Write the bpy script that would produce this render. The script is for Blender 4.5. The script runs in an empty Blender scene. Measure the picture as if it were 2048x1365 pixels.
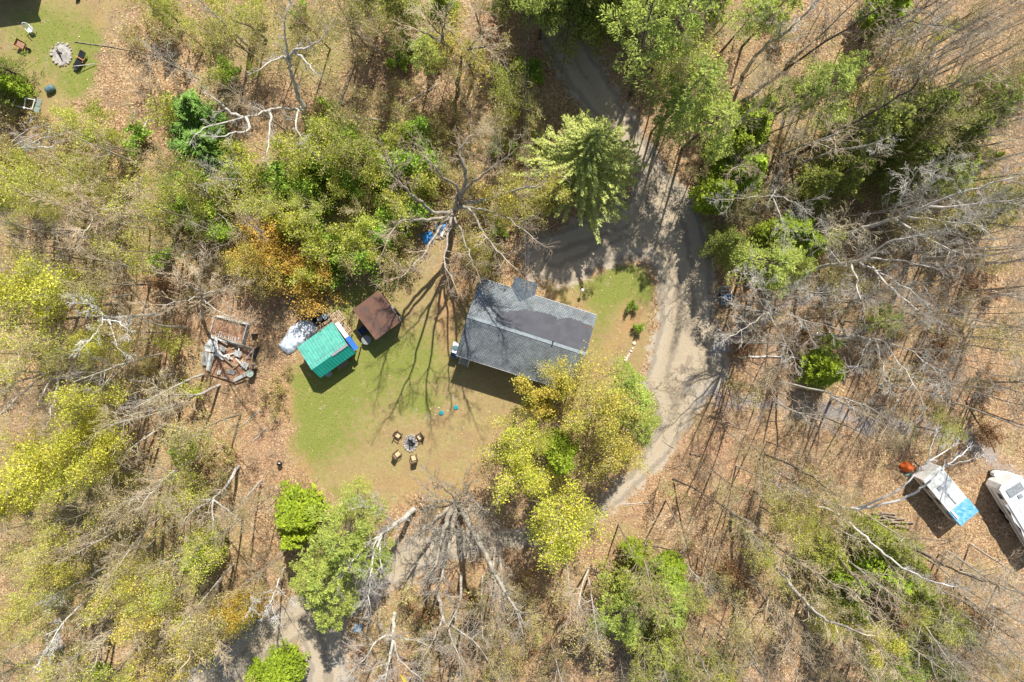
import bpy, math, random
import numpy as np
from mathutils import Vector, Matrix, Quaternion

# ------------------------------------------------------------------ camera, sky, sun
S = bpy.context.scene
COL = S.collection
H = 68.0; FPX = 1365.0; TILT = math.atan(92 / FPX)
cam = bpy.data.cameras.new("camera"); cam.sensor_width = 36; cam.lens = 36 * FPX / 2048
cam.clip_start = 0.5; cam.clip_end = 3000
co = bpy.data.objects.new("camera", cam); COL.objects.link(co)
co.location = (0, 0, H); co.rotation_euler = (-TILT, 0, 0)
S.camera = co
SUN_EL = math.radians(47); SUN_AZ = math.radians(15)
W = bpy.data.worlds.new("World"); S.world = W; W.use_nodes = True
nt = W.node_tree
sky = nt.nodes.new('ShaderNodeTexSky'); sky.sky_type = 'NISHITA'; sky.sun_disc = False
sky.sun_elevation = SUN_EL; sky.sun_rotation = SUN_AZ
nt.nodes['Background'].inputs[1].default_value = 0.09
nt.links.new(sky.outputs[0], nt.nodes['Background'].inputs[0])
sl = bpy.data.lights.new("sun", 'SUN'); sl.energy = 5.0; sl.angle = math.radians(0.6); sl.color = (1.0, .95, .87)
so = bpy.data.objects.new("sun", sl); COL.objects.link(so)
so.rotation_euler = Vector((-math.sin(SUN_AZ) * math.cos(SUN_EL), -math.cos(SUN_AZ) * math.cos(SUN_EL), -math.sin(SUN_EL))).to_track_quat('-Z', 'Y').to_euler()
S.view_settings.view_transform = 'Standard'; S.view_settings.look = 'None'
S.view_settings.exposure = 0.52; S.view_settings.gamma = 1

CT, ST = math.cos(-TILT), math.sin(-TILT)
def P(px, py, h=0.0):
    """photo pixel (2048 x 1365) -> world point at height h"""
    x = (px - 1024) / FPX; y = -(py - 682.5) / FPX; z = -1.0
    Y = y * CT - z * ST; Z = y * ST + z * CT
    t = (h - H) / Z
    return Vector((x * t, Y * t, h))
def PXv(X, Y, Z):
    """world -> photo pixel (numpy ok)"""
    z = Z - H
    y2 = Y * CT + z * ST; z2 = -Y * ST + z * CT
    return 1024 + FPX * X / -z2, 682.5 - FPX * y2 / -z2

# ------------------------------------------------------------------ material helpers
def mat(name, color=(.5, .5, .5), rough=.8, var=0.0, scale=3.0, color2=None, isl=0.0, obr=0.0, transl=0.0, bump=0.0, metallic=0.0, spec=.3, detail=6):
    m = bpy.data.materials.new(name); m.use_nodes = True
    n = m.node_tree.nodes; L = m.node_tree.links
    b = n['Principled BSDF']; b.inputs['Roughness'].default_value = rough
    b.inputs['Metallic'].default_value = metallic; b.inputs['Specular IOR Level'].default_value = spec
    tc = n.new('ShaderNodeTexCoord')
    nz = n.new('ShaderNodeTexNoise'); nz.inputs['Scale'].default_value = scale; nz.inputs['Detail'].default_value = detail
    L.new(tc.outputs['Object'], nz.inputs['Vector'])
    c2 = color2 or tuple(c * (1 - var) for c in color)
    mx = n.new('ShaderNodeMix'); mx.data_type = 'RGBA'
    rr = n.new('ShaderNodeMapRange'); rr.inputs['From Min'].default_value = .35; rr.inputs['From Max'].default_value = .65
    L.new(nz.outputs['Fac'], rr.inputs['Value']); L.new(rr.outputs[0], mx.inputs['Factor'])
    mx.inputs['A'].default_value = (*color, 1); mx.inputs['B'].default_value = (*c2, 1)
    out = mx.outputs['Result']
    if isl or obr:
        hs = n.new('ShaderNodeHueSaturation'); L.new(out, hs.inputs['Color'])
        src = None
        if isl:
            g = n.new('ShaderNodeNewGeometry')
            a = n.new('ShaderNodeMapRange'); a.inputs['To Min'].default_value = 1 - isl; a.inputs['To Max'].default_value = 1 + isl
            L.new(g.outputs['Random Per Island'], a.inputs['Value']); src = a.outputs[0]
        if obr:
            o = n.new('ShaderNodeObjectInfo')
            a2 = n.new('ShaderNodeMapRange'); a2.inputs['To Min'].default_value = 1 - obr; a2.inputs['To Max'].default_value = 1 + obr
            L.new(o.outputs['Random'], a2.inputs['Value'])
            hh = n.new('ShaderNodeMapRange'); hh.inputs['To Min'].default_value = .5 - obr * .06; hh.inputs['To Max'].default_value = .5 + obr * .06
            wn = n.new('ShaderNodeTexWhiteNoise'); wn.noise_dimensions = '1D'; L.new(o.outputs['Random'], wn.inputs['W'])
            L.new(wn.outputs['Value'], hh.inputs['Value']); L.new(hh.outputs[0], hs.inputs['Hue'])
            if src:
                mm = n.new('ShaderNodeMath'); mm.operation = 'MULTIPLY'; L.new(src, mm.inputs[0]); L.new(a2.outputs[0], mm.inputs[1]); src = mm.outputs[0]
            else: src = a2.outputs[0]
        L.new(src, hs.inputs['Value']); out = hs.outputs['Color']
    L.new(out, b.inputs['Base Color'])
    if bump:
        bp = n.new('ShaderNodeBump'); bp.inputs['Strength'].default_value = bump; bp.inputs['Distance'].default_value = .03
        L.new(nz.outputs['Fac'], bp.inputs['Height']); L.new(bp.outputs[0], b.inputs['Normal'])
    if transl:
        t = n.new('ShaderNodeBsdfTranslucent'); L.new(out, t.inputs['Color'])
        ms = n.new('ShaderNodeMixShader'); ms.inputs[0].default_value = transl
        L.new(b.outputs[0], ms.inputs[1]); L.new(t.outputs[0], ms.inputs[2]); L.new(ms.outputs[0], n['Material Output'].inputs['Surface'])
    return m

M = {}
M['bark'] = mat('bark', (.36, .31, .24), .9, color2=(.19, .16, .125), scale=2, obr=.2)
M['bark_dark'] = mat('bark_dark', (.17, .14, .11), .9, color2=(.085, .07, .055), scale=2)
M['bark_grey'] = mat('bark_grey', (.60, .56, .49), .9, color2=(.36, .33, .28), scale=2.5, obr=.18)
M['bark_mid'] = mat('bark_mid', (.42, .38, .31), .9, color2=(.24, .21, .17), scale=2.5)
M['bark_pale'] = mat('bark_pale', (.62, .60, .55), .85, color2=(.40, .38, .34), scale=2)
M['birch'] = mat('birch', (.86, .84, .80), .8, color2=(.66, .64, .60), scale=4)
M['twig'] = mat('twig', (.64, .53, .37), .9, color2=(.46, .36, .23), scale=1, obr=.22)
M['leaf_yellow'] = mat('leaf_yellow', (.68, .64, .085), .6, color2=(.50, .54, .07), scale=.7, isl=.45, obr=.1, transl=.35)
M['leaf_lime'] = mat('leaf_lime', (.58, .60, .09), .6, color2=(.44, .49, .08), scale=.7, isl=.35, obr=.2, transl=.35)
M['leaf_olive'] = mat('leaf_olive', (.50, .43, .13), .6, color2=(.38, .35, .11), scale=.7, isl=.4, obr=.2, transl=.3)
M['leaf_amber'] = mat('leaf_amber', (.62, .38, .06), .6, color2=(.56, .42, .07), scale=.7, isl=.35, obr=.1, transl=.3)
M['leaf_gold'] = mat('leaf_gold', (.62, .50, .09), .6, color2=(.50, .50, .09), scale=.7, isl=.35, obr=.1, transl=.3)
M['leaf_green'] = mat('leaf_green', (.36, .52, .06), .6, color2=(.25, .40, .05), scale=.8, isl=.4, obr=.15, transl=.3)
M['cedar'] = mat('cedar', (.38, .48, .035), .6, color2=(.26, .37, .025), scale=.8, isl=.45, obr=.15, transl=.22)
M['spruce'] = mat('spruce', (.19, .34, .045), .6, color2=(.12, .24, .03), scale=.8, isl=.45, transl=.12)
M['larch'] = mat('larch', (.56, .60, .15), .6, color2=(.42, .48, .12), scale=.8, isl=.4, transl=.2)
M['pine'] = mat('pine', (.44, .50, .10), .6, color2=(.31, .40, .07), scale=.8, isl=.4, obr=.15, transl=.22)
M['hemlock'] = mat('hemlock', (.34, .37, .06), .6, color2=(.22, .26, .04), scale=.8, isl=.45, obr=.2, transl=.15)
M['rust_leaf'] = mat('rust_leaf', (.32, .17, .07), .7, color2=(.22, .11, .05), scale=.8, isl=.4, transl=.1)

# ------------------------------------------------------------------ mesh helpers
def mesh_np(name, verts, faces, mats, midx=None, smooth=False):
    verts = np.asarray(verts, dtype=np.float32); faces = np.asarray(faces, dtype=np.int32)
    me = bpy.data.meshes.new(name)
    me.vertices.add(len(verts)); me.vertices.foreach_set('co', verts.ravel())
    k = faces.shape[1]
    me.loops.add(faces.size); me.loops.foreach_set('vertex_index', faces.ravel())
    me.polygons.add(len(faces)); me.polygons.foreach_set('loop_start', np.arange(0, faces.size, k, dtype=np.int32))
    me.polygons.foreach_set('loop_total', np.full(len(faces), k, dtype=np.int32))
    for m in (mats if isinstance(mats, (list, tuple)) else [mats]): me.materials.append(m)
    if midx is not None: me.polygons.foreach_set('material_index', np.asarray(midx, dtype=np.int32))
    if smooth: me.polygons.foreach_set('use_smooth', np.ones(len(faces), dtype=bool))
    me.update(calc_edges=True)
    return me

class MB:
    def __init__(s): s.v = []; s.f = []
    def add(s, vs, fs):
        o = len(s.v); s.v += [tuple(v) for v in vs]; s.f += [tuple(i + o for i in f) for f in fs]; return s
    def box(s, c, d, rz=0, m=None):
        x, y, z = [q / 2 for q in d]
        vs = [Vector((a * x, b * y, e * z)) for e in (-1, 1) for a, b in ((-1, -1), (1, -1), (1, 1), (-1, 1))]
        R = Matrix.Rotation(rz, 4, 'Z') if m is None else m
        vs = [R @ v + Vector(c) for v in vs]
        return s.add(vs, [(3, 2, 1, 0), (4, 5, 6, 7), (0, 1, 5, 4), (1, 2, 6, 5), (2, 3, 7, 6), (3, 0, 4, 7)])
    def tube(s, a, b, r0, r1=None, n=8, cap=True):
        a = Vector(a); b = Vector(b); r1 = r0 if r1 is None else r1
        q = (b - a).to_track_quat('Z', 'Y'); vs = []
        for p, r in ((a, r0), (b, r1)):
            for i in range(n):
                t = 2 * math.pi * i / n; vs.append(p + q @ Vector((r * math.cos(t), r * math.sin(t), 0)))
        fs = [(i, (i + 1) % n, n + (i + 1) % n, n + i) for i in range(n)]
        if cap: fs += [tuple(range(n - 1, -1, -1)), tuple(range(n, 2 * n))]
        return s.add(vs, fs)
    def beam(s, a, b, w, h):
        a = Vector(a); b = Vector(b); d = b - a
        q = d.to_track_quat('X', 'Z'); m = q.to_matrix().to_4x4()
        return s.box((a + b) / 2, (d.length, w, h), m=m)
    def prism(s, pts, z0, z1):
        n = len(pts); vs = [(p[0], p[1], z0) for p in pts] + [(p[0], p[1], z1) for p in pts]
        return s.add(vs, [tuple(range(n - 1, -1, -1)), tuple(range(n, 2 * n))] + [(i, (i + 1) % n, n + (i + 1) % n, n + i) for i in range(n)])
    def slab(s, pts, t):
        """3-D polygon given thickness t downward"""
        n = len(pts); vs = [tuple(p) for p in pts] + [(p[0], p[1], p[2] - t) for p in pts]
        return s.add(vs, [tuple(range(n)), tuple(range(2 * n - 1, n - 1, -1))] + [(i, n + i, n + (i + 1) % n, (i + 1) % n) for i in range(n)])
    def lathe(s, c, prof, n=14, axis=None):
        vs = []; q = Vector(axis).to_track_quat('Z', 'Y') if axis else Quaternion()
        for r, z in prof:
            for i in range(n):
                t = 2 * math.pi * i / n; vs.append(Vector(c) + q @ Vector((r * math.cos(t), r * math.sin(t), z)))
        k = len(prof)
        fs = [(j * n + i, j * n + (i + 1) % n, (j + 1) * n + (i + 1) % n, (j + 1) * n + i) for j in range(k - 1) for i in range(n)]
        fs += [tuple(range(n - 1, -1, -1)), tuple(range((k - 1) * n, k * n))]
        return s.add(vs, fs)
    def rock(s, c, r, seed=0, flat=.6):
        rg = random.Random(seed); n = 7; vs = []
        for z, k in ((-.4, .75), (.15, 1), (.7, .6)):
            for i in range(n):
                t = 2 * math.pi * i / n; q = k * r * rg.uniform(.75, 1.2)
                vs.append((c[0] + q * math.cos(t), c[1] + q * math.sin(t), c[2] + z * r * flat))
        fs = [(j * n + i, j * n + (i + 1) % n, (j + 1) * n + (i + 1) % n, (j + 1) * n + i) for j in range(2) for i in range(n)]
        fs += [tuple(range(n - 1, -1, -1)), tuple(range(2 * n, 3 * n))]
        return s.add(vs, fs)
    def build(s, name, m, parent=None, loc=None, rz=0, smooth=False):
        me = bpy.data.meshes.new(name); me.from_pydata(s.v, [], s.f); me.materials.append(m); me.update()
        if smooth:
            me.polygons.foreach_set('use_smooth', [True] * len(me.polygons))
        o = bpy.data.objects.new(name, me); COL.objects.link(o)
        if parent: o.parent = parent
        if loc is not None: o.location = loc; o.rotation_euler = (0, 0, rz)
        return o

def tag(o, label=None, cat=None, group=None, kind=None):
    if label: o['label'] = label
    if cat: o['category'] = cat
    if group: o['group'] = group
    if kind: o['kind'] = kind
    return o
def thing(name, label, cat, loc=(0, 0, 0), rz=0, group=None):
    o = bpy.data.objects.new(name, None); COL.objects.link(o); o.empty_display_size = .3
    o.location = loc; o.rotation_euler = (0, 0, rz)
    return tag(o, label, cat, group)

# ------------------------------------------------------------------ zones of the ground, traced from the photograph onto z = 0
LAWN = [(572, 775), (585, 735), (598, 700), (640, 640), (650, 600), (690, 575), (760, 555), (820, 535), (860, 500), (905, 490), (960, 520), (1000, 560), (1060, 590), (1110, 770), (1090, 815), (1020, 835), (992, 880), (980, 940), (935, 985), (870, 1005), (800, 990), (750, 1020), (700, 1010), (650, 990), (605, 960), (585, 905), (578, 840)]
LAWN2 = [(1085, 560), (1130, 575), (1170, 560), (1215, 540), (1262, 525), (1293, 535), (1308, 565), (1306, 630), (1296, 690), (1280, 750), (1240, 770), (1140, 800), (1150, 700), (1185, 625), (1100, 600)]
YARD = [(-300, -300), (290, -300), (250, 0), (215, 55), (195, 110), (185, 160), (165, 195), (130, 215), (95, 240), (70, 225), (52, 185), (30, 150), (0, 120), (-300, 80)]
ROAD = [(980, -200), (1045, 0), (1080, 80), (1130, 170), (1180, 230), (1235, 290), (1262, 350), (1250, 405), (1190, 430), (1130, 450), (1070, 470), (1040, 510), (1060, 560), (1110, 578), (1165, 560), (1215, 533), (1262, 519), (1297, 528), (1314, 565), (1314, 640), (1303, 700), (1285, 760), (1302, 800), (1310, 850), (1290, 890), (1260, 940), (1215, 980), (1190, 1010), (1100, 1062), (1000, 1062), (900, 1060), (820, 1070), (755, 1120), (700, 1162), (600, 1185), (520, 1235), (440, 1290), (350, 1370), (250, 1500), (420, 1500), (475, 1365), (530, 1325), (598, 1280), (612, 1330), (600, 1500), (730, 1500), (705, 1365), (690, 1280), (690, 1240), (760, 1190), (820, 1162), (900, 1120), (980, 1098), (1080, 1092), (1190, 1055), (1265, 990), (1320, 935), (1370, 872), (1410, 800), (1448, 760), (1462, 700), (1432, 640), (1428, 560), (1420, 480), (1400, 420), (1372, 380), (1335, 330), (1300, 285), (1262, 225), (1225, 165), (1180, 90), (1140, 0), (1090, -200)]
TRAIL = [(1400, 780, 22), (1500, 808, 20), (1640, 820, 22), (1760, 845, 23), (1880, 862, 20), (1960, 900, 18), (2030, 960, 15), (2150, 1020, 14)]
TRAIL2 = [(1425, 705, 12), (1470, 675, 10), (1525, 640, 10), (1580, 612, 10), (1640, 585, 9), (1690, 565, 8), (1760, 548, 8)]

def poly_w(poly): return np.array([P(x, y)[:2] for x, y in poly])
def sdist(poly, X, Y):
    """signed distance, positive inside (world metres)"""
    q = poly; n = len(q); d2 = np.full(X.shape, 1e9); ins = np.zeros(X.shape, bool)
    for i in range(n):
        ax, ay = q[i]; bx, by = q[(i + 1) % n]
        ex, ey = bx - ax, by - ay
        t = np.clip(((X - ax) * ex + (Y - ay) * ey) / (ex * ex + ey * ey + 1e-9), 0, 1)
        d2 = np.minimum(d2, (X - ax - t * ex) ** 2 + (Y - ay - t * ey) ** 2)
        c = ((ay > Y) != (by > Y)) & (X < (bx - ax) * (Y - ay) / (by - ay + 1e-12) + ax)
        ins ^= c
    d = np.sqrt(d2); return np.where(ins, d, -d)
def linedist(line, X, Y):
    """distance to polyline minus half width -> positive inside"""
    best = np.full(X.shape, -1e9)
    for i in range(len(line) - 1):
        a = P(*line[i][:2]); b = P(*line[i + 1][:2]); wa, wb = line[i][2] / 20, line[i + 1][2] / 20
        ex, ey = b.x - a.x, b.y - a.y
        t = np.clip(((X - a.x) * ex + (Y - a.y) * ey) / (ex * ex + ey * ey), 0, 1)
        d = np.hypot(X - a.x - t * ex, Y - a.y - t * ey)
        best = np.maximum(best, wa + (wb - wa) * t - d)
    return best
WL, WL2, WY, WR = poly_w(LAWN), poly_w(LAWN2), poly_w(YARD), poly_w(ROAD)
def sm(d, w): return np.clip(.5 + d / (2 * w), 0, 1)
def blobs(px, py, items):
    v = np.zeros(px.shape)
    for x, y, rx, ry, a in items: v += a * np.exp(-(((px - x) / rx) ** 2 + ((py - y) / ry) ** 2))
    return np.clip(v, 0, 1)
GREEN = [(700, 780, 90, 60, .75), (640, 840, 60, 90, .7), (840, 720, 80, 70, .75), (740, 700, 80, 60, .6), (690, 600, 60, 35, .9), (600, 780, 30, 40, .8), (760, 560, 60, 25, .6), (1240, 565, 80, 36, 1.3), (1210, 610, 40, 50, .6), (1190, 680, 30, 60, .35), (1290, 560, 20, 40, .8), (840, 810, 40, 25, .8), (180, 110, 25, 50, 1.1), (155, 165, 25, 30, 1.2), (120, 60, 80, 50, .6), (60, 60, 70, 60, .5), (110, 150, 60, 60, .5), (700, 880, 90, 40, .3), (900, 600, 50, 60, .25), (610, 900, 40, 50, .5), (690, 990, 40, 20, .7), (690, 80, 50, 60, .9), (430, 60, 60, 60, .5)]
DIRT = [(925, 560, 50, 70, 1.0), (890, 640, 22, 90, .8), (860, 970, 110, 30, .6), (600, 950, 35, 50, .8), (1260, 640, 40, 50, .75), (620, 1000, 60, 25, .8), (960, 930, 40, 60, .5), (560, 800, 30, 60, .8), (540, 860, 50, 80, .6), (1215, 700, 30, 30, .5), (100, 165, 18, 14, .7), (660, 600, 25, 20, .7), (1000, 850, 60, 30, .4), (200, 40, 25, 30, .6), (480, 650, 90, 50, .35)]
MOSS = [(250, 450, 260, 170, .5), (100, 1000, 220, 260, .5), (620, 380, 170, 120, .8), (880, 300, 180, 120, .45), (350, 1150, 220, 160, .4), (900, 1250, 260, 90, .55), (1600, 250, 260, 200, .45), (1700, 1200, 320, 140, .35), (480, 60, 120, 80, .6), (1420, 40, 100, 60, .5), (1250, 1080, 70, 50, .5), (80, 300, 120, 60, .4), (640, 90, 80, 90, .9), (1020, 180, 60, 60, .5)]
PINK = [(400, 600, 130, 70, .6), (1400, 900, 120, 60, .6), (700, 160, 160, 100, .5), (1250, 1000, 80, 60, .5), (1000, 120, 60, 90, .6), (1900, 750, 120, 80, .5), (520, 860, 60, 100, .6), (980, 1180, 120, 70, .6), (1500, 700, 80, 60, .6), (300, 1000, 60, 60, .2)]

gm = bpy.data.materials.new('ground_surface'); gm.use_nodes = True
def ground_material(m):
    n = m.node_tree.nodes; L = m.node_tree.links; b = n['Principled BSDF']
    b.inputs['Roughness'].default_value = .95; b.inputs['Specular IOR Level'].default_value = .15
    tc = n.new('ShaderNodeTexCoord'); V = tc.outputs['Object']
    def noise(sc, det=6, rough=.6):
        x = n.new('ShaderNodeTexNoise'); x.inputs['Scale'].default_value = sc; x.inputs['Detail'].default_value = det; x.inputs['Roughness'].default_value = rough
        L.new(V, x.inputs['Vector']); return x.outputs['Fac']
    def rng(v, a, c, t0=0, t1=1):
        x = n.new('ShaderNodeMapRange'); x.inputs['From Min'].default_value = a; x.inputs['From Max'].default_value = c
        x.inputs['To Min'].default_value = t0; x.inputs['To Max'].default_value = t1; L.new(v, x.inputs['Value']); return x.outputs[0]
    def mix(f, A, B, mode='MIX'):
        x = n.new('ShaderNodeMix'); x.data_type = 'RGBA'; x.blend_type = mode
        if hasattr(f, 'links') or not isinstance(f, (int, float)): L.new(f, x.inputs['Factor'])
        else: x.inputs['Factor'].default_value = f
        for k, q in (('A', A), ('B', B)):
            if isinstance(q, tuple): x.inputs[k].default_value = (*q, 1)
            else: L.new(q, x.inputs[k])
        return x.outputs['Result']
    def math_(op, a, c):
        x = n.new('ShaderNodeMath'); x.operation = op
        for i, q in enumerate((a, c)):
            if isinstance(q, (int, float)): x.inputs[i].default_value = q
            else: L.new(q, x.inputs[i])
        return x.outputs[0]
    def ramp(v, stops):
        x = n.new('ShaderNodeValToRGB'); e = x.color_ramp.elements
        while len(e) > 1: e.remove(e[-1])
        e[0].position = stops[0][0]; e[0].color = (*stops[0][1], 1)
        for p, c in stops[1:]:
            k = e.new(p); k.color = (*c, 1)
        L.new(v, x.inputs[0]); return x.outputs[0]
    def attr(name):
        a = n.new('ShaderNodeAttribute'); a.attribute_name = name
        s = n.new('ShaderNodeSeparateColor'); L.new(a.outputs['Color'], s.inputs[0]); return s.outputs
    A = attr('mask_a'); B = attr('mask_b')
    fine = noise(9, 3, .7); mid = noise(1.6, 6, .65); big = noise(.16, 5, .6); fine2 = noise(3.2, 5, .75)
    # leaf litter
    vo = n.new('ShaderNodeTexVoronoi'); vo.inputs['Scale'].default_value = 8.5; vo.inputs['Randomness'].default_value = 1; L.new(V, vo.inputs['Vector'])
    sc = n.new('ShaderNodeSeparateColor'); L.new(vo.outputs['Color'], sc.inputs[0])
    leaf = ramp(sc.outputs[0], [(0, (.11, .06, .035)), (.22, (.26, .15, .07)), (.5, (.40, .26, .135)), (.78, (.56, .39, .22)), (1, (.80, .62, .40))])
    under = mix(rng(fine2, .35, .65), (.15, .085, .045), (.47, .31, .165))
    lit = mix(rng(mid, .3, .7, .35, .95), under, leaf)
    lit = mix(rng(big, .45, .62, 0, .7), lit, mix(.5, lit, (.24, .17, .12)))
    lit = mix(rng(noise(.5, 6, .75), .50, .64, 0, .7), lit, mix(rng(fine2, .3, .7), (.12, .08, .05), (.26, .18, .11)))
    lit = mix(rng(noise(.27, 6, .8), .52, .62, 0, .5), lit, mix(rng(fine, .3, .7), (.36, .21, .11), (.50, .33, .185)))
    lit = mix(rng(noise(.3, 5, .7), .50, .66, 0, .45), lit, mix(rng(fine, .3, .7), (.30, .27, .10), (.46, .40, .20)))
    lit = mix(math_('MULTIPLY', B[2], rng(mid, .3, .6)), lit, mix(rng(fine, .3, .7), (.36, .19, .115), (.50, .31, .21)))
    moss = mix(rng(fine, .3, .7), (.14, .16, .04), (.33, .32, .11))
    lit = mix(math_('MULTIPLY', rng(math_('ADD', B[1], math_('MULTIPLY', math_('SUBTRACT', mid, .5), 1.6)), .25, .75), .75), lit, moss)
    # grass
    gr = mix(rng(fine, .25, .75), (.12, .16, .03), (.30, .31, .075))
    tan = mix(rng(fine2, .25, .75), (.25, .20, .075), (.44, .345, .165))
    tan = mix(rng(noise(.45, 6, .7), .42, .62, 0, .75), tan, mix(rng(fine, .3, .7), (.25, .155, .08), (.40, .26, .15)))
    gf = rng(math_('ADD', B[0], math_('MULTIPLY', math_('SUBTRACT', mid, .5), 2.0)), .15, .85)
    gr2 = mix(gf, tan, gr)
    dirt = mix(rng(fine2, .3, .7), (.34, .19, .085), (.47, .30, .15))
    df = rng(math_('ADD', A[2], math_('MULTIPLY', math_('SUBTRACT', mid, .5), 1.3)), .3, .9)
    gr2 = mix(df, gr2, dirt)
    gr2 = mix(rng(noise(4.5, 6, .75), .55, .70, 0, .6), gr2, (.17, .125, .05))
    gr2 = mix(rng(noise(1.1, 6, .8), .52, .66, 0, .5), gr2, mix(rng(fine, .3, .7), (.20, .20, .05), (.34, .30, .11)))
    gr2 = mix(rng(noise(.7, 6, .8), .55, .68, 0, .6), gr2, (.44, .31, .16))
    # gravel
    grav = mix(rng(fine, .25, .75), (.36, .29, .20), (.54, .45, .325))
    grav = mix(rng(noise(.35, 4), .4, .65, 0, .7), grav, mix(rng(fine, .3, .7), (.36, .30, .205), (.43, .36, .255)))
    grav = mix(rng(fine2, .62, .75, 0, .6), grav, (.50, .46, .40))
    rda = n.new('ShaderNodeAttribute'); rda.attribute_name = 'rd'
    rdn = math_('ADD', rda.outputs['Fac'], math_('MULTIPLY', math_('SUBTRACT', noise(.5, 5, .7), .5), 1.6))
    grav = mix(rng(rdn, 1.5, .3, 0, .55), grav, (.47, .42, .35))
    wv = math_('SINE', math_('MULTIPLY', rdn, 3.6), 0)
    grav = mix(rng(wv, .2, .9, 0, .6), grav, (.235, .195, .145))
    e = math_('MULTIPLY', math_('SUBTRACT', fine2, .5), 1.5)
    e2 = math_('MULTIPLY', math_('SUBTRACT', noise(.55, 6, .7), .5), 2.4)
    ee = math_('ADD', e, e2)
    c = mix(rng(math_('ADD', A[0], ee), .35, .65), lit, gr2)
    c = mix(rng(math_('ADD', A[1], ee), .35, .65), c, grav)
    al = n.new('ShaderNodeAttribute'); al.attribute_name = 'trail'
    tr = mix(rng(fine, .3, .7), (.21, .205, .21), (.38, .37, .375))
    c = mix(math_('MULTIPLY', rng(math_('ADD', al.outputs['Fac'], ee), .35, .8), .75), c, tr)
    L.new(c, b.inputs['Base Color'])
    bp = n.new('ShaderNodeBump'); bp.inputs['Strength'].default_value = .55; bp.inputs['Distance'].default_value = .08
    L.new(math_('ADD', fine2, math_('MULTIPLY', vo.outputs['Distance'], math_('MULTIPLY', rng(math_('MAXIMUM', A[0], A[1]), .3, .6, 1, 0), .8))), bp.inputs['Height']); L.new(bp.outputs[0], b.inputs['Normal'])
ground_material(gm)

def make_ground():
    xs = np.arange(-64, 64.01, .32); ys = np.arange(-52, 48.01, .32)
    nx, ny = len(xs), len(ys)
    xs = np.concatenate([[-900, -200], xs, [200, 900]]); ys = np.concatenate([[-900, -200], ys, [200, 900]])
    X, Y = np.meshgrid(xs, ys); nx, ny = len(xs), len(ys)
    X = X.ravel(); Y = Y.ravel()
    px, py = PXv(X, Y, 0.0)
    grass = np.maximum.reduce([sm(sdist(WL, X, Y), 1.7), sm(sdist(WL2, X, Y), .8), sm(sdist(WY, X, Y), 1.2)])
    rd = sdist(WR, X, Y); road = sm(rd, .9)
    tr = np.maximum(sm(linedist(TRAIL, X, Y), 1.4) * .85, sm(linedist(TRAIL2, X, Y), .5))
    ma = np.stack([grass, road, blobs(px, py, DIRT), np.ones_like(X)], 1)
    mb = np.stack([blobs(px, py, GREEN), blobs(px, py, MOSS), blobs(px, py, PINK), np.ones_like(X)], 1)
    idx = np.arange(nx * ny).reshape(ny, nx)
    F = np.stack([idx[:-1, :-1], idx[:-1, 1:], idx[1:, 1:], idx[1:, :-1]], -1).reshape(-1, 4)
    def mk(name, sel, z):
        f = F[sel]; u, inv = np.unique(f, return_inverse=True); f2 = inv.reshape(f.shape)
        v = np.stack([X[u], Y[u], np.full(len(u), z)], 1)
        me = mesh_np(name, v, f2, gm)
        for nm, dat in (('mask_a', ma), ('mask_b', mb)):
            a = me.attributes.new(nm, 'FLOAT_COLOR', 'POINT'); a.data.foreach_set('color', dat[u].astype(np.float32).ravel())
        a = me.attributes.new('rd', 'FLOAT', 'POINT'); a.data.foreach_set('value', rd[u].astype(np.float32))
        a = me.attributes.new('trail', 'FLOAT', 'POINT'); a.data.foreach_set('value', tr[u].astype(np.float32))
        o = bpy.data.objects.new(name, me); COL.objects.link(o); o['kind'] = 'structure'; return o
    fg = grass[F].mean(1); fr = road[F].mean(1)
    mk('ground', np.ones(len(F), bool), 0.0)
    mk('lawn', (fg > .5) & (fr <= .5), .004)
    mk('gravel_road', fr > .5, .008)
    mk('forest_path', (tr[F].mean(1) > .5) & (fr <= .5) & (fg <= .5), .004)
make_ground()

# ------------------------------------------------------------------ plants: geometry
def tubes_np(segs, name, m):
    """segs: list of (p0, p1, r0, r1). sides by thickness; returns mesh"""
    s = np.array([[*a, *b, r, q] for a, b, r, q in segs], dtype=np.float64)
    V = []; Fs = []; off = 0; mi = []
    for lo, hi, k in ((0, .035, 3), (.035, .12, 5), (.12, 9, 8)):
        q = s[(s[:, 6] >= lo) & (s[:, 6] < hi)]
        if not len(q): continue
        a = q[:, :3]; b = q[:, 3:6]; d = b - a; ln = np.linalg.norm(d, axis=1, keepdims=True) + 1e-9; d = d / ln
        b = b + d * np.minimum(q[:, 7:8] * .5, .05)
        ref = np.where(np.abs(d[:, 2:3]) > .9, np.array([[1., 0, 0]]), np.array([[0, 0, 1.]]))
        u = np.cross(d, ref); u /= np.linalg.norm(u, axis=1, keepdims=True); w = np.cross(d, u)
        t = np.arange(k) * 2 * np.pi / k
        ring = u[:, None] * np.cos(t)[None, :, None] + w[:, None] * np.sin(t)[None, :, None]
        v = np.concatenate([a[:, None] + ring * q[:, 6][:, None, None], b[:, None] + ring * q[:, 7][:, None, None]], 1)
        base = off + np.arange(len(q))[:, None, None] * 2 * k
        i = np.arange(k); f = np.stack([i, (i + 1) % k, k + (i + 1) % k, k + i], 1)[None] + base
        V.append(v.reshape(-1, 3)); Fs.append(f.reshape(-1, 4)); off += len(q) * 2 * k; mi.append(np.full(len(q) * k, 1 if lo < .03 else 0))
    return mesh_np(name, np.concatenate(V), np.concatenate(Fs), m, np.concatenate(mi) if isinstance(m, list) else None, smooth=True)

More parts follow.
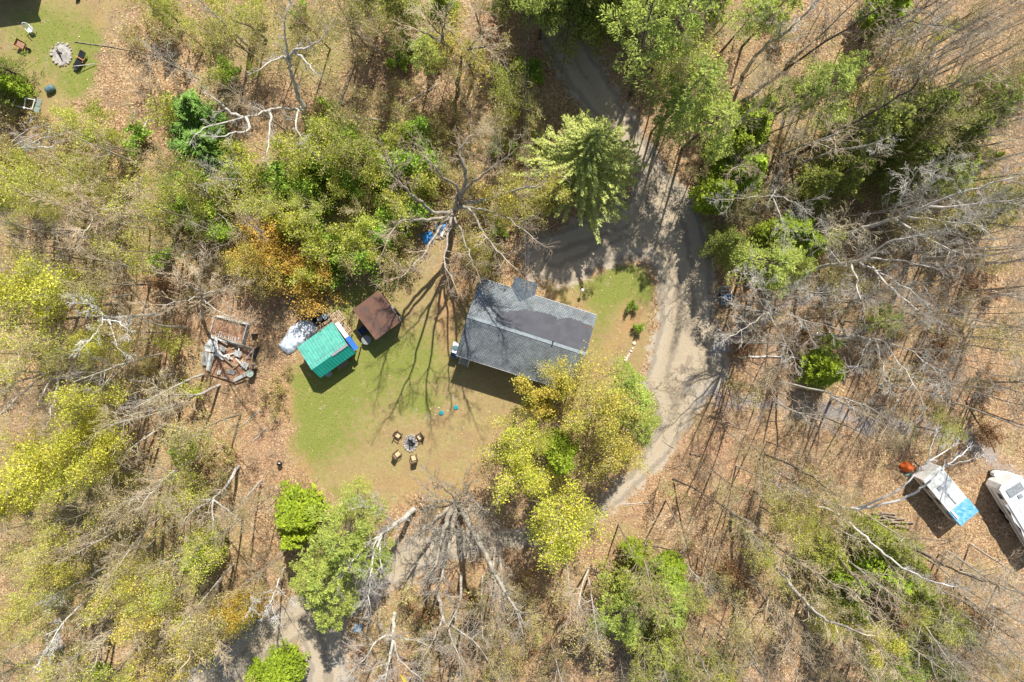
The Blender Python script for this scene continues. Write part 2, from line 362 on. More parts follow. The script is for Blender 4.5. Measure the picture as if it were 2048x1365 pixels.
def cards(c, u, ln, wd, rng, tilt=1.0):
    """elongated quads, centre c, long axis u"""
    c = np.asarray(c); u = np.asarray(u); u = u / (np.linalg.norm(u, axis=1, keepdims=True) + 1e-9)
    r = rng.normal(size=c.shape) * tilt; r[:, 2] *= .5; r[:, 2] += .0
    w = np.cross(u, np.array([0, 0, 1.]) + r); w /= np.linalg.norm(w, axis=1, keepdims=True) + 1e-9
    ln = np.asarray(ln).reshape(-1, 1) / 2; wd = np.asarray(wd).reshape(-1, 1) / 2
    v = np.stack([c - u * ln - w * wd * .4, c - u * ln * .0 - w * wd, c + u * ln + w * wd * .2, c + w * wd], 1)
    return v.reshape(-1, 3), np.arange(len(c) * 4).reshape(-1, 4)

def grow(rg, p, d, L, r, lvl, prm, segs, sites):
    n = prm['n'][lvl]; wob = prm['wob'][lvl]; up = prm['up'][lvl]
    p = Vector(p); d = Vector(d).normalized(); pts = [p.copy()]; dirs = [d.copy()]
    r1 = r
    for i in range(n):
        d = (d + Vector((rg.gauss(0, wob), rg.gauss(0, wob), rg.gauss(0, wob) + up))).normalized()
        q = p + d * (L / n); r2 = r * (1 - (i + 1) / n * prm['taper'][lvl])
        segs.append((p[:], q[:], max(r1, prm['rmin']), max(r2, prm['rmin'] * .7)))
        p = q; r1 = r2; pts.append(p.copy()); dirs.append(d.copy())
        if lvl >= prm['leaf_lvl']: sites.append((*p, *d))
    if lvl + 1 < len(prm['n']):
        for k in range(prm['nc'][lvl]):
            t = prm['start'][lvl] + (1 - prm['start'][lvl]) * ((k + rg.random()) / prm['nc'][lvl])
            x = t * n; i = min(int(x), n - 1); q = pts[i].lerp(pts[i + 1], x - i); dd = dirs[i + 1]
            ax = dd.orthogonal().normalized(); ax.rotate(Quaternion(dd, rg.uniform(0, 6.283)))
            nd = dd.copy(); nd.rotate(Quaternion(ax, math.radians(rg.gauss(prm['ang'][lvl], 9))))
            cl = L * prm['ratio'][lvl] * (1 - prm['short'][lvl] * t) * rg.uniform(.7, 1.25)
            cr = max(r * (1 - t * prm['taper'][lvl]) * prm['rr'][lvl], prm['rmin'])
            grow(rg, q, nd, cl, cr, lvl + 1, prm, segs, sites)

TREEP = dict(n=[10, 6, 4, 3], wob=[.035, .10, .14, .2], up=[.02, .05, .03, .02], taper=[.75, .8, .75, .6], rmin=.013, leaf_lvl=2,
             nc=[12, 6, 4], start=[.45, .2, .15], ang=[46, 40, 38], ratio=[.36, .52, .5], short=[.5, .35, .3], rr=[.5, .5, .5])
def hardwood(seed, h=14, r=.16, leaf=None, per=3, size=.14, bark='bark', twig='twig', spread=.22, one=False, **kw):
    rg = random.Random(seed); rng = np.random.default_rng(seed)
    prm = dict(TREEP); prm.update(kw)
    segs = []; sites = []
    grow(rg, (0, 0, -.2), (rg.gauss(0, .03), rg.gauss(0, .03), 1), h, r, 0, prm, segs, sites)
    thick = [s for s in segs if s[2] >= .034]; thin = [s for s in segs if s[2] < .034]
    if one: d = dict(h=h, trunk=tubes_np(segs, 'trunk', [M[bark], M[twig]]), twigs=None, crown=None)
    else: d = dict(h=h, trunk=tubes_np(thick or segs[:4], 'trunk', M[bark]), twigs=tubes_np(thin, 'branches', M[twig]) if thin else None, crown=None)
    if leaf: d['crown'] = leaves_at(sites, per, size, leaf, rng, spread)
    sp = np.array([s[:3] for s in sites]); c = sp.mean(0)
    d['rad'] = float(np.percentile(np.hypot(sp[:, 0] - c[0], sp[:, 1] - c[1]), 88)); d['zc'] = float(c[2]) / h
    return d
def leaves_at(sites, per, size, leaf, rng, spread):
    a = np.array(sites); a = np.repeat(a, per, 0)
    c = a[:, :3] + rng.normal(size=(len(a), 3)) * spread
    u = rng.normal(size=c.shape); s = size * rng.uniform(.6, 1.5, len(c))
    v, f = cards(c, u, s, s * .8, rng, 1.5)
    return mesh_np('crown', v, f, M[leaf])

def conifer(seed, h=9, r=2.0, nb=220, per=22, ln=.34, wd=.13, leafm='cedar', droop=-.1, prof=1.0, base=.08, inner=.25, trunk_r=.13, bark='bark_dark', lump=.25, tier=None, spray=.35, zb=0):
    rg = random.Random(seed); rng = np.random.default_rng(seed); segs = []; C = []; U = []
    n = 8
    for i in range(n):
        z0, z1 = h * i / n - .1, h * (i + 1) / n - .1
        segs.append(((0, 0, z0), (0, 0, z1), trunk_r * (1 - i / n * .9), trunk_r * (1 - (i + 1) / n * .9)))
    phase = [rg.uniform(0, 6.28) for _ in range(4)]
    for k in range(nb):
        t = base + (1 - base) * ((k + rg.random()) / nb) ** .85
        if tier: t = base + (1 - base) * (round((t - base) * tier / (1 - base)) + rg.uniform(-.12, .12)) / tier; t = min(max(t, base), .98)
        az = rg.uniform(0, 6.283)
        R = r * min(1, (1 - t) / (1 - base) * 1.0) ** prof * (1 + lump * math.sin(az * 3 + phase[0] + t * 5) * .6 + lump * math.sin(az * 5 + phase[1] - t * 9) * .5) * rg.uniform(.72, 1.12)
        if prof < .8: R *= min(1, .45 + t * 2.2)
        d = Vector((math.cos(az), math.sin(az), droop + rg.gauss(0, .08) + .35 * t)).normalized()
        p0 = Vector((0, 0, t * h)); p1 = p0 + d * R
        br = max(.012, trunk_r * .22 * (1 - t))
        segs.append((p0[:], p1[:], br, .009))
        m = max(4, int(per * R / r)); tt = inner + (1 - inner) * rng.random(m) ** .7
        base_p = np.array(p0) + np.outer(tt * R, np.array(d))
        side = np.cross(np.array(d), [0, 0, 1.]); sgn = rng.choice([-1, 1], m)
        wlat = rng.random(m) * spray * (1.25 - tt) * R
        c = base_p + side[None] * (sgn * wlat)[:, None]; c[:, 2] += rng.normal(size=m) * .06 - wlat * .15
        u = np.array(d)[None] + side[None] * (sgn * .9)[:, None] + rng.normal(size=(m, 3)) * .22
        C.append(c); U.append(u)
    # leader tuft
    C.append(np.stack([rng.normal(size=14) * .1, rng.normal(size=14) * .1, h * rng.uniform(.9, 1.0, 14)], 1)); U.append(rng.normal(size=(14, 3)) + [0, 0, .8])
    C = np.concatenate(C); U = np.concatenate(U); s = rng.uniform(.65, 1.35, len(C))
    v, f = cards(C, U, ln * s, wd * s, rng, .7)
    return dict(h=h, trunk=tubes_np(segs, 'trunk', M[bark]), twigs=None, crown=mesh_np('crown', v, f, M[leafm]), rad=r * .85, zc=.5 if base < .3 else .68)

def shrub(seed, h=2.0, leaf=None, per=2, size=.12, stems=9, twig='twig', spread=.12, ang=(15, 55)):
    rg = random.Random(seed); rng = np.random.default_rng(seed); segs = []; sites = []
    prm = dict(n=[5, 4, 3], wob=[.12, .16, .2], up=[.03, .03, .02], taper=[.7, .7, .6], rmin=.01, leaf_lvl=1, nc=[6, 4], start=[.25, .2], ang=[36, 36], ratio=[.5, .5], short=[.4, .3], rr=[.55, .55])
    for k in range(stems):
        a = rg.uniform(0, 6.28); e = math.radians(rg.uniform(*ang))
        grow(rg, (rg.gauss(0, .1), rg.gauss(0, .1), 0), (math.cos(a) * math.sin(e), math.sin(a) * math.sin(e), math.cos(e)), h * rg.uniform(.75, 1.15), .022, 0, prm, segs, sites)
    d = dict(h=h, trunk=tubes_np(segs, 'stems', M[twig]), twigs=None, crown=None)
    if leaf: d['crown'] = leaves_at(sites, per, size, leaf, rng, spread)
    sp = np.array([s[:3] for s in sites]); d['rad'] = float(np.percentile(np.hypot(sp[:, 0], sp[:, 1]), 88)); d['zc'] = .6
    return d

PR = {}
PR['bare'] = [hardwood(10 + i, 15, .19, bark='bark_grey', twig='twig', nc=[13, 7, 4]) for i in range(5)]
PR['bare_grey'] = [hardwood(30 + i, 15, .20, bark='bark_grey', twig='bark_grey', nc=[12, 7, 4], start=[.38, .2, .15]) for i in range(4)]
PR['pole'] = [hardwood(40 + i, 17, .15, bark='bark', twig='twig', one=True, start=[.58, .25, .2], nc=[9, 5, 4], wob=[.02, .10, .14, .2]) for i in range(4)]
PR['yellow'] = [hardwood(50 + i, 12, .13, 'leaf_yellow', 6, .12, start=[.3, .2, .15], spread=.3, ratio=[.34, .55, .5]) for i in range(4)]
PR['lime'] = [hardwood(60 + i, 12, .13, 'leaf_lime', 3, .105, start=[.35, .2, .15], spread=.28) for i in range(4)]
PR['olive'] = [hardwood(70 + i, 11, .12, 'leaf_olive', 2, .105, start=[.3, .2, .15], spread=.28) for i in range(3)]
PR['amber'] = [hardwood(80 + i, 12, .13, 'leaf_amber', 9, .13, start=[.25, .2, .15], spread=.32, ratio=[.34, .55, .5]) for i in range(2)]
PR['gold'] = [hardwood(90 + i, 12, .14, 'leaf_gold', 5, .115, start=[.25, .2, .15], spread=.34, ratio=[.34, .55, .5]) for i in range(2)]
PR['cedar'] = [conifer(100 + i, 8, 1.9, 300, 40, .22, .10, 'cedar', prof=.7, lump=.2) for i in range(3)]
PR['spruce'] = [conifer(110, 10, 2.6, 340, 42, .26, .10, 'spruce', droop=-.15, prof=.9, lump=.3)]
PR['pine'] = [conifer(120 + i, 14, 3.0, 95, 105, .24, .075, 'pine', prof=.55, base=.45, tier=9, inner=.45, spray=.5, trunk_r=.18, lump=.5) for i in range(3)]
PR['hemlock'] = [conifer(130 + i, 12, 2.8, 290, 44, .22, .085, 'hemlock', prof=.8, base=.15, lump=.4, trunk_r=.16) for i in range(3)]
PR['sapling'] = [hardwood(140 + i, 5, .04, 'leaf_olive', 2, .10, twig='twig', bark='bark', n=[7, 4, 3], wob=[.05, .12, .18], up=[.02, .05, .03], taper=[.8, .7, .6], nc=[14, 6], start=[.15, .2], ang=[42, 40], ratio=[.38, .45], short=[.5, .3], rr=[.5, .5], leaf_lvl=1, spread=.15) for i in range(3)]
PR['sapling_green'] = [hardwood(150 + i, 4, .035, 'leaf_green', 4, .16, twig='twig', bark='bark', n=[7, 4, 3], wob=[.05, .12, .18], up=[.02, .05, .03], taper=[.8, .7, .6], nc=[14, 6], start=[.15, .2], ang=[42, 40], ratio=[.42, .45], short=[.5, .3], rr=[.5, .5], leaf_lvl=1, spread=.2) for i in range(3)]
PR['sapling_lime'] = [hardwood(155 + i, 4.5, .035, 'leaf_lime', 4, .13, twig='twig', bark='bark', n=[7, 4, 3], wob=[.05, .12, .18], up=[.02, .05, .03], taper=[.8, .7, .6], nc=[14, 6], start=[.15, .2], ang=[42, 40], ratio=[.42, .45], short=[.5, .3], rr=[.5, .5], leaf_lvl=1, spread=.2) for i in range(3)]
PR['shrub_bare'] = [shrub(160 + i, 2.2) for i in range(3)]
PR['shrub_olive'] = [shrub(170 + i, 2.0, 'leaf_olive', 2, .10) for i in range(3)]
PR['shrub_green'] = [shrub(180 + i, 1.5, 'leaf_green', 3, .14, stems=7) for i in range(2)]
PR['shrub_rust'] = [shrub(190, 2.0, 'rust_leaf', 3, .10)]

KIND = {  # object name, look, category, group
    'bare': ('bare_tree', 'bare tan-twigged tree', 'tree', 'leafless tan-twigged trees of the woods'),
    'pole': ('bare_tree', 'tall straight thin bare tree', 'tree', 'tall thin pole-like trees'),
    'bare_grey': ('bare_tree', 'bare silver-grey tree', 'tree', 'leafless grey trees of the woods'),
    'yellow': ('budding_tree', 'bright yellow budding tree', 'tree', 'bright yellow budding trees'),
    'lime': ('budding_tree', 'pale yellow-green budding tree', 'tree', 'pale yellow-green budding trees'),
    'olive': ('budding_tree', 'dull olive budding tree', 'tree', 'dull olive budding trees'),
    'amber': ('budding_tree', 'orange-amber budding tree', 'tree', 'amber and gold budding trees'),
    'gold': ('budding_tree', 'golden budding tree', 'tree', 'amber and gold budding trees'),
    'cedar': ('cedar_tree', 'bright green cedar', 'tree', 'bright green cedars'),
    'spruce': ('spruce_tree', 'dark green spruce', 'tree', 'dark green spruces'),
    'pine': ('pine_tree', 'soft light green pine', 'tree', 'tall pines'),
    'hemlock': ('hemlock_tree', 'dark olive evergreen', 'tree', 'dark olive evergreens'),
    'sapling': ('sapling', 'thin sapling with olive buds', 'sapling', 'olive saplings of the understorey'),
    'sapling_green': ('sapling', 'leafy green sapling', 'sapling', 'green saplings of the understorey'),
    'sapling_lime': ('sapling', 'pale lime-green sapling', 'sapling', 'lime-green saplings of the understorey'),
    'shrub_bare': ('shrub', 'leafless brown shrub', 'shrub', 'leafless shrubs on the forest floor'),
    'shrub_olive': ('shrub', 'olive budding shrub', 'shrub', 'olive shrubs on the forest floor'),
    'shrub_green': ('shrub', 'low green leafy shrub', 'shrub', 'green shrubs on the forest floor'),
    'shrub_rust': ('shrub', 'rusty brown shrub', 'shrub', 'rusty shrubs on the forest floor'),
}
PLANTS = []   # (object, kind, crown px, label override)
def place(kind, cx, cy, rpx=None, h=None, base=None, label=None, var=None, rg=random.Random(5), lean=None):
    pr = PR[kind][rg.randrange(len(PR[kind])) if var is None else var]
    h = h or pr['h']; z = pr['zc'] * h
    if base and h is not None and lean is None:
        b = P(*base); best = None
        for q in np.arange(3, 17, .5):
            t = P(cx, cy, q); d = math.hypot(t.x - b.x, t.y - b.y)
            if best is None or d < best[0]: best = (d, q)
        z = best[1]; T = P(cx, cy, z)
    else:
        T = P(cx, cy, z); b = Vector((T.x, T.y, 0))
        if base: b = P(*base)
    d = T - b; ln = d.length / pr['zc']
    sz = ln / pr['h']
    sxy = sz * rg.uniform(.85, 1.15) if rpx is None else (rpx * (H - z) / FPX) / pr['rad']
    o = bpy.data.objects.new(KIND[kind][0], None); COL.objects.link(o); o.location = b; o.empty_display_size = .3
    q = d.normalized().to_track_quat('Z', 'Y') if d.length > .01 else Quaternion()
    # keep the spin free of the tilt's own twist
    q = Vector((0, 0, 1)).rotation_difference(d.normalized())
    o.rotation_euler = (q @ Quaternion((0, 0, 1), rg.uniform(0, 6.283))).to_euler()
    o.scale = (sxy, sxy, sz)
    o['category'] = KIND[kind][2]; o['group'] = KIND[kind][3]
    small = kind.startswith('shrub') 
    for nm in ('trunk', 'twigs', 'crown'):
        if pr[nm] is None: continue
        c = bpy.data.objects.new({'trunk': 'stems' if small else 'trunk', 'twigs': 'branches', 'crown': 'crown'}[nm], pr[nm]); COL.objects.link(c); c.parent = o
    PLANTS.append([o, kind, cx, cy, label]); return o

LIMBP = dict(n=[5, 4, 3], wob=[.12, .15, .2], up=[.03, .02, .0], taper=[.8, .75, .6], rmin=.011, leaf_lvl=1, nc=[7, 5], start=[.15, .15], ang=[38, 38], ratio=[.5, .5], short=[.3, .3], rr=[.55, .5])
def traced(name, label, limbs, m='bark_grey', twigm=None, dens=1.6, tl=2.2, seed=1, leaf=None, per=2, size=.12, cat='tree', group=None, minf=.35, **kw):
    """limbs: (r0, r1, [(px,py,h)...]); twigs grow off each limb"""
    rg = random.Random(seed); rng = np.random.default_rng(seed); B = P(*limbs[0][2][0][:2]); segs = []; tw = []; sites = []
    prm = dict(LIMBP); prm.update(kw)
    for r0, r1, pts in limbs:
        W3 = [P(*p) - B for p in pts]; out = []
        for i in range(len(W3) - 1):
            a = W3[max(i - 1, 0)]; b = W3[i]; c = W3[i + 1]; e = W3[min(i + 2, len(W3) - 1)]
            for k in range(4):
                t = k / 4
                out.append(.5 * ((2 * b) + (c - a) * t + (2 * a - 5 * b + 4 * c - e) * t * t + (3 * b - a - 3 * c + e) * t ** 3))
        out.append(W3[-1]); n = len(out)
        for i in range(1, n - 1): out[i] = out[i] + Vector((rg.gauss(0, .06), rg.gauss(0, .06), rg.gauss(0, .05)))
        for i in range(n - 1):
            ra = r0 + (r1 - r0) * i / (n - 1); rb = r0 + (r1 - r0) * (i + 1) / (n - 1)
            segs.append((out[i][:], out[i + 1][:], ra, rb))
            if i / n < minf: continue
            d = (out[i + 1] - out[i]); L = d.length; d = d.normalized()
            k = L * dens; k = int(k) + (rg.random() < k % 1)
            for _ in range(k):
                ax = d.orthogonal().normalized(); ax.rotate(Quaternion(d, rg.uniform(0, 6.283)))
                nd = d.copy(); nd.rotate(Quaternion(ax, math.radians(rg.uniform(25, 65))))
                grow(rg, out[i].lerp(out[i + 1], rg.random()), nd, tl * rg.uniform(.5, 1.3) * (1.1 - .5 * i / n), max(min(ra * .45, .045), .015), 0, prm, tw, sites)
        d = (out[-1] - out[-2]).normalized(); 
        if dens > 0: grow(rg, out[-1], d, tl, r1 * .9, 0, prm, tw, sites)
    o = thing(name, label, cat, B, 0, group)
    for nm, sg, mm in (('trunk', segs, m), ('branches', tw, twigm or m)):
        if not sg: continue
        c = bpy.data.objects.new(nm, tubes_np(sg, nm, M[mm])); COL.objects.link(c); c.parent = o
    if leaf and sites:
        c = bpy.data.objects.new('crown', leaves_at(sites, per, size, leaf, rng, .2)); COL.objects.link(c); c.parent = o
    return o

# ================================================================== MATERIALS OF BUILT THINGS
def shingle_mat():
    m = mat('shingle_roof', (.3, .33, .35), .85); n = m.node_tree.nodes; L = m.node_tree.links; b = n['Principled BSDF']
    tc = n.new('ShaderNodeTexCoord'); br = n.new('ShaderNodeTexBrick'); L.new(tc.outputs['Object'], br.inputs['Vector'])
    br.inputs['Scale'].default_value = 1; br.inputs['Brick Width'].default_value = .24; br.inputs['Row Height'].default_value = .13
    br.inputs['Mortar Size'].default_value = .018; br.inputs['Bias'].default_value = 0
    br.inputs['Color1'].default_value = (.27, .30, .31, 1); br.inputs['Color2'].default_value = (.19, .212, .222, 1); br.inputs['Mortar'].default_value = (.07, .08, .085, 1)
    nz = n.new('ShaderNodeTexNoise'); nz.inputs['Scale'].default_value = 1.1; nz.inputs['Detail'].default_value = 6; L.new(tc.outputs['Object'], nz.inputs['Vector'])
    r = n.new('ShaderNodeMapRange'); r.inputs['From Min'].default_value = .3; r.inputs['From Max'].default_value = .7; r.inputs['To Min'].default_value = .72; r.inputs['To Max'].default_value = 1.25
    L.new(nz.outputs['Fac'], r.inputs['Value'])
    x = n.new('ShaderNodeHueSaturation'); L.new(br.outputs['Color'], x.inputs['Color']); L.new(r.outputs[0], x.inputs['Value']); L.new(x.outputs[0], b.inputs['Base Color'])
    bp = n.new('ShaderNodeBump'); bp.inputs['Strength'].default_value = .4; bp.inputs['Distance'].default_value = .02; L.new(br.outputs['Fac'], bp.inputs['Height']); bp.invert = True
    L.new(bp.outputs[0], b.inputs['Normal']); return m
M['shingle'] = shingle_mat()
M['membrane'] = mat('membrane', (.085, .088, .102), .75, var=.22, scale=1.2)
M['siding'] = mat('siding', (.42, .37, .30), .8, var=.15, scale=1)
M['trim'] = mat('trim', (.62, .61, .58), .6, var=.1)
M['glass'] = mat('glass', (.05, .07, .08), .08, spec=.6)
M['black'] = mat('black_plastic', (.02, .022, .025), .45, var=.4, scale=5)
M['dark_metal'] = mat('dark_metal', (.05, .05, .052), .4, var=.3, scale=5, metallic=.3)
M['white'] = mat('white_plastic', (.74, .76, .76), .45, color2=(.60, .61, .59), scale=1.5, detail=10)
M['white_dirty'] = mat('white_dirty', (.82, .83, .82), .5, color2=(.68, .68, .66), scale=1.3)
M['grime'] = mat('grime', (.78, .79, .78), .7, color2=(.34, .36, .34), scale=2.6, detail=10)
M['galv'] = mat('galvanised', (.45, .48, .48), .4, var=.3, scale=3, metallic=.4)
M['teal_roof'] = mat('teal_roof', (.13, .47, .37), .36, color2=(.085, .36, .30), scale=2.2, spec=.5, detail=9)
M['teal_dark'] = mat('teal_roof_deep', (.012, .30, .22), .35, color2=(.010, .25, .19), scale=.8, spec=.5)  # deeper, more saturated teal for the lower roof slope
M['rust'] = mat('rust_roof', (.20, .10, .065), .75, color2=(.115, .075, .062), scale=.9, detail=9)
M['blue'] = mat('blue_plastic', (.012, .15, .55), .4, color2=(.01, .11, .42), scale=3)
M['blue_tarp'] = mat('blue_tarp', (.10, .36, .80), .4, color2=(.06, .24, .62), scale=3, detail=8)
M['pale_blue_tarp'] = mat('pale_blue_tarp', (.07, .34, .62), .45, color2=(.26, .50, .68), scale=3.0, detail=8)
M['silver_tarp'] = mat('silver_tarp', (.82, .85, .88), .35, color2=(.38, .48, .62), scale=2.6, detail=10, spec=.5)
M['orange_tarp'] = mat('orange_tarp', (.75, .17, .04), .45, color2=(.6, .12, .03), scale=3)
M['wood'] = mat('weathered_wood', (.42, .33, .23), .85, color2=(.28, .21, .15), scale=4)
M['wood_dark'] = mat('dark_wood', (.10, .06, .035), .7, color2=(.06, .035, .02), scale=4)
M['wood_light'] = mat('pallet_wood', (.58, .45, .30), .85, color2=(.42, .31, .20), scale=4)
M['cushion'] = mat('beige_cushion', (.66, .50, .29), .8, color2=(.58, .43, .24), scale=5)
M['stone'] = mat('stone', (.48, .43, .37), .9, color2=(.30, .27, .24), scale=5, isl=.3)
M['stone_white'] = mat('pale_stone', (.72, .66, .58), .9, color2=(.52, .47, .40), scale=5)
M['ash'] = mat('ash', (.34, .33, .33), .95, color2=(.12, .12, .125), scale=4, detail=8)
M['ash_light'] = mat('pale_ash', (.50, .46, .41), .95, color2=(.27, .25, .23), scale=3, detail=8)
M['char'] = mat('charred_wood', (.035, .033, .032), .8, var=.5, scale=6)
M['teal_disc'] = mat('teal_disc', (.03, .30, .33), .5, color2=(.025, .24, .27), scale=4)
M['rust_tub'] = mat('rust_tub', (.42, .15, .05), .7, color2=(.28, .10, .04), scale=5)
M['orange_wood'] = mat('orange_wood', (.62, .30, .10), .7, var=.2, scale=4)
M['barrel_blue'] = mat('barrel_blue', (.12, .20, .22), .5, color2=(.09, .155, .17), scale=3)
M['panel_green'] = mat('faded_green_sheet', (.36, .45, .40), .5, color2=(.28, .36, .32), scale=3)
M['panel_blue'] = mat('pale_blue_panel', (.36, .46, .52), .5, color2=(.28, .37, .43), scale=4)
M['yellow'] = mat('yellow_plastic', (.72, .54, .05), .5, var=.2, scale=3)
M['litter_brown'] = mat('leaf_covered_floor', (.42, .25, .15), .95, color2=(.24, .14, .09), scale=5, detail=8, bump=.5)
M['window_dark'] = mat('window_dark', (.05, .055, .06), .15, spec=.6)
M['wire'] = mat('wire', (.30, .30, .30), .5)
M['log'] = mat('log_bark', (.36, .30, .24), .9, color2=(.20, .16, .12), scale=3)

# ================================================================== HOUSE
NW, NE, SW = P(955.2, 553.8, 3.4), P(1186.7, 628.1, 3.4), P(915.2, 711.9, 3.4)
RZ = math.atan2(NE.y - NW.y, NE.x - NW.x)
ux = Vector((math.cos(RZ), math.sin(RZ), 0)); uy = Vector((-math.sin(RZ), math.cos(RZ), 0))
SE = P(1152, 788, 3.4)
def loc_of(v, o): d = v - o; return Vector((d.dot(ux), d.dot(uy), v.z))
HC = (NW + NE + SW + SE) / 4; HC.z = 0
hl = 5.80; hw = 3.86; EZ = 3.4; RZH = 4.75
RY = loc_of(P(1049, 672.4, RZH), HC).y        # ridge line, a little off centre
house = thing('house', 'grey-shingled bungalow with a dark patch of bare roof, beside the gravel drive', 'house', HC, RZ)
def rz_at(y): return EZ + (RZH - EZ) * ((hw - y) / (hw - RY) if y > RY else (y + hw) / (RY + hw))
MB().box((0, 0, 1.62), (2 * hl - .7, 2 * hw - .8, 3.24)).build('wall', M['siding'], house)
for sx in (-1, 1):
    g = MB(); x = sx * (hl - .36)
    g.prism([(x - .05, -hw + .45), (x + .05, -hw + .45), (x + .05, hw - .45), (x - .05, hw - .45)], 3.24, 3.30)
    g.add([(x, -hw + .42, 3.3), (x, hw - .42, 3.3), (x, RY, RZH - .16), (x - sx * .1, -hw + .42, 3.3), (x - sx * .1, hw - .42, 3.3), (x - sx * .1, RY, RZH - .16)], [(0, 1, 2), (5, 4, 3), (0, 3, 4, 1), (1, 4, 5, 2), (2, 5, 3, 0)])
    g.build('gable_wall', M['siding'], house)
r = MB()
r.slab([(-hl, hw, EZ), (-hl, RY, RZH), (hl, RY, RZH), (hl, hw, EZ)], .12)
r.slab([(-hl, RY, RZH), (-hl, -hw, EZ), (hl, -hw, EZ), (hl, RY, RZH)], .12)
roof = r.build('roof', M['shingle'], house)
MB().slab([(-hl - .01, RY + .30, rz_at(RY + .30) + .022), (-hl - .01, RY, RZH + .035), (hl + .01, RY, RZH + .035), (hl + .01, RY + .30, rz_at(RY + .30) + .022)], .02).build('ridge_cap', mat('ridge_cap', (.25, .29, .31), .8, var=.3, scale=5), roof)
f = MB()
for sy in (-1, 1): f.box((0, sy * (hw + .015), EZ - .09), (2 * hl, .03, .17))
f.build('fascia', M['trim'], roof)
# dark underlay where shingles are gone
def onroof(px, py):
    z = 4.2
    for _ in range(8):
        q = loc_of(P(px, py, z), HC); z = rz_at(q.y)
    return (q.x, q.y, z + .012)
mem = [(998, 621), (992, 629), (991.5, 640), (998, 645), (999.5, 651)]
top = [(1186, 634), (1181, 652), (1173, 650), (1168, 645), (1154, 641), (1148, 641), (1146, 637.5), (1135, 636), (1129, 638), (1122, 639), (1117, 639.5), (1114, 634), (1107, 631), (1098, 629), (1089, 627), (1075, 625), (1060, 622), (1045, 620), (1030, 622), (1016, 626), (1010, 624)]
a = [onroof(*p) for p in top[1:]]; bb = [onroof(*p) for p in mem]
rgj = random.Random(3); jag = []
seq = [(hl - .02, a[0][1])] + [(q[0], q[1]) for q in a]
for i in range(len(seq) - 1):
    (x0, y0), (x1, y1) = seq[i], seq[i + 1]; n = max(2, int(abs(x1 - x0) / .22))
    for k in range(n):
        t = k / n; yy = round((y0 + (y1 - y0) * t + rgj.uniform(-.08, .08)) / .085) * .085; xx = x0 + (x1 - x0) * t
        jag.append((xx, yy)); jag.append((xx + (x1 - x0) / n * .9, yy))
jag += [(q[0], q[1]) for q in bb]
y0 = RY + .32
prof = [(hl - .02, y0)] + jag + [(jag[-1][0], y0)]
# one thin sheet on the slope
me = MB(); vs = [(x, max(y, y0), rz_at(max(y, y0)) + .012) for x, y in prof]
me.slab(vs, .008); me.build('roof_membrane', M['membrane'], roof)
q = onroof(1187.5 - 2, 657)
l = MB()
for k in range(7): l.add([(q[0] - .9 + k * .1 + dx, q[1] - .1 + (k % 3) * .05 + dy, rz_at(q[1]) + .05) for dx, dy in ((0, 0), (.09, .02), (.06, .09))], [(0, 1, 2)])
l.build('fallen_leaves', M['rust_tub'], roof)
l = MB(); rq = random.Random(9)
for k in range(60):
    xx = rq.uniform(-hl + .1, hl - .2); yy = rq.choice([rq.uniform(-hw + .1, hw - .1), hw - abs(rq.gauss(0, .5)) - .1]); yy = min(max(yy, -hw + .1), hw - .12); zz = rz_at(yy) + .03; a = rq.uniform(0, 6.28); c, q2 = .045 * math.cos(a), .045 * math.sin(a)
    l.add([(xx + c, yy + q2, zz), (xx - q2, yy + c, zz), (xx - c, yy - q2, zz), (xx + q2, yy - c, zz)], [(0, 1, 2, 3)])
l.build('scattered_leaves', M['litter_brown'], roof)
v = onroof(1106, 683)
MB().tube((v[0], v[1], v[2] - .1), (v[0], v[1], v[2] + .6), .06, n=10).build('vent_pipe', M['black'], roof)
# entry gable on the north side
ap = loc_of(P(1039, 606, 3.8), HC); ax_ = ap.x; pw = 1.15; ye = hw + 1.1
apz = EZ + .36; apy = hw - (hw - RY) * .36 / (RZH - EZ)
pr_ = MB()
pr_.slab([(ax_ - pw, hw - .02, EZ + .012), (ax_, apy, apz + .012), (ax_, ye, apz + .012), (ax_ - pw, ye, EZ + .012)], .08)
pr_.slab([(ax_, apy, apz + .012), (ax_ + pw, hw - .02, EZ + .012), (ax_ + pw, ye, EZ + .012), (ax_, ye, apz + .012)], .08)
pr_.build('porch_roof', mat('porch_shingle', (.13, .16, .185), .85, color2=(.06, .075, .09), scale=5, detail=9), house)
for sx in (-1, 1): MB().box((ax_ + sx * (pw - .12), ye - .12, 1.64), (.1, .1, 3.28)).build('porch_post', M['wood'], house)
MB().box((ax_, hw + .15, .15), (2.2, 1.5, .3)).build('porch_step', M['wood'], house)
dr = MB().box((ax_, hw - .385, 1.3), (.95, .05, 2.05)).build('door', M['trim'], house)
MB().box((ax_ + .38, hw - .33, 1.25), (.05, .05, .14)).build('handle', M['dark_metal'], dr)
for x, y, sx, sy in ((-3.8, hw - .39, 1.3, .04), (3.4, hw - .39, 1.6, .04), (-3.4, -hw + .39, 1.6, .04), (.2, -hw + .39, 1.2, .04), (3.6, -hw + .39, 1.6, .04), (hl - .34, .2, .04, 1.3), (-hl + .34, 1.4, .04, 1.2)):
    w = MB().box((x, y, 1.95), (sx + (.14 if sx > .1 else .02), sy + (.14 if sy > .1 else .02), 1.15)).build('window', M['trim'], house)
    MB().box((x, y, 1.95), (sx + (0 if sx > .1 else .06), sy + (0 if sy > .1 else .06), 1.0)).build('pane', M['glass'], w)

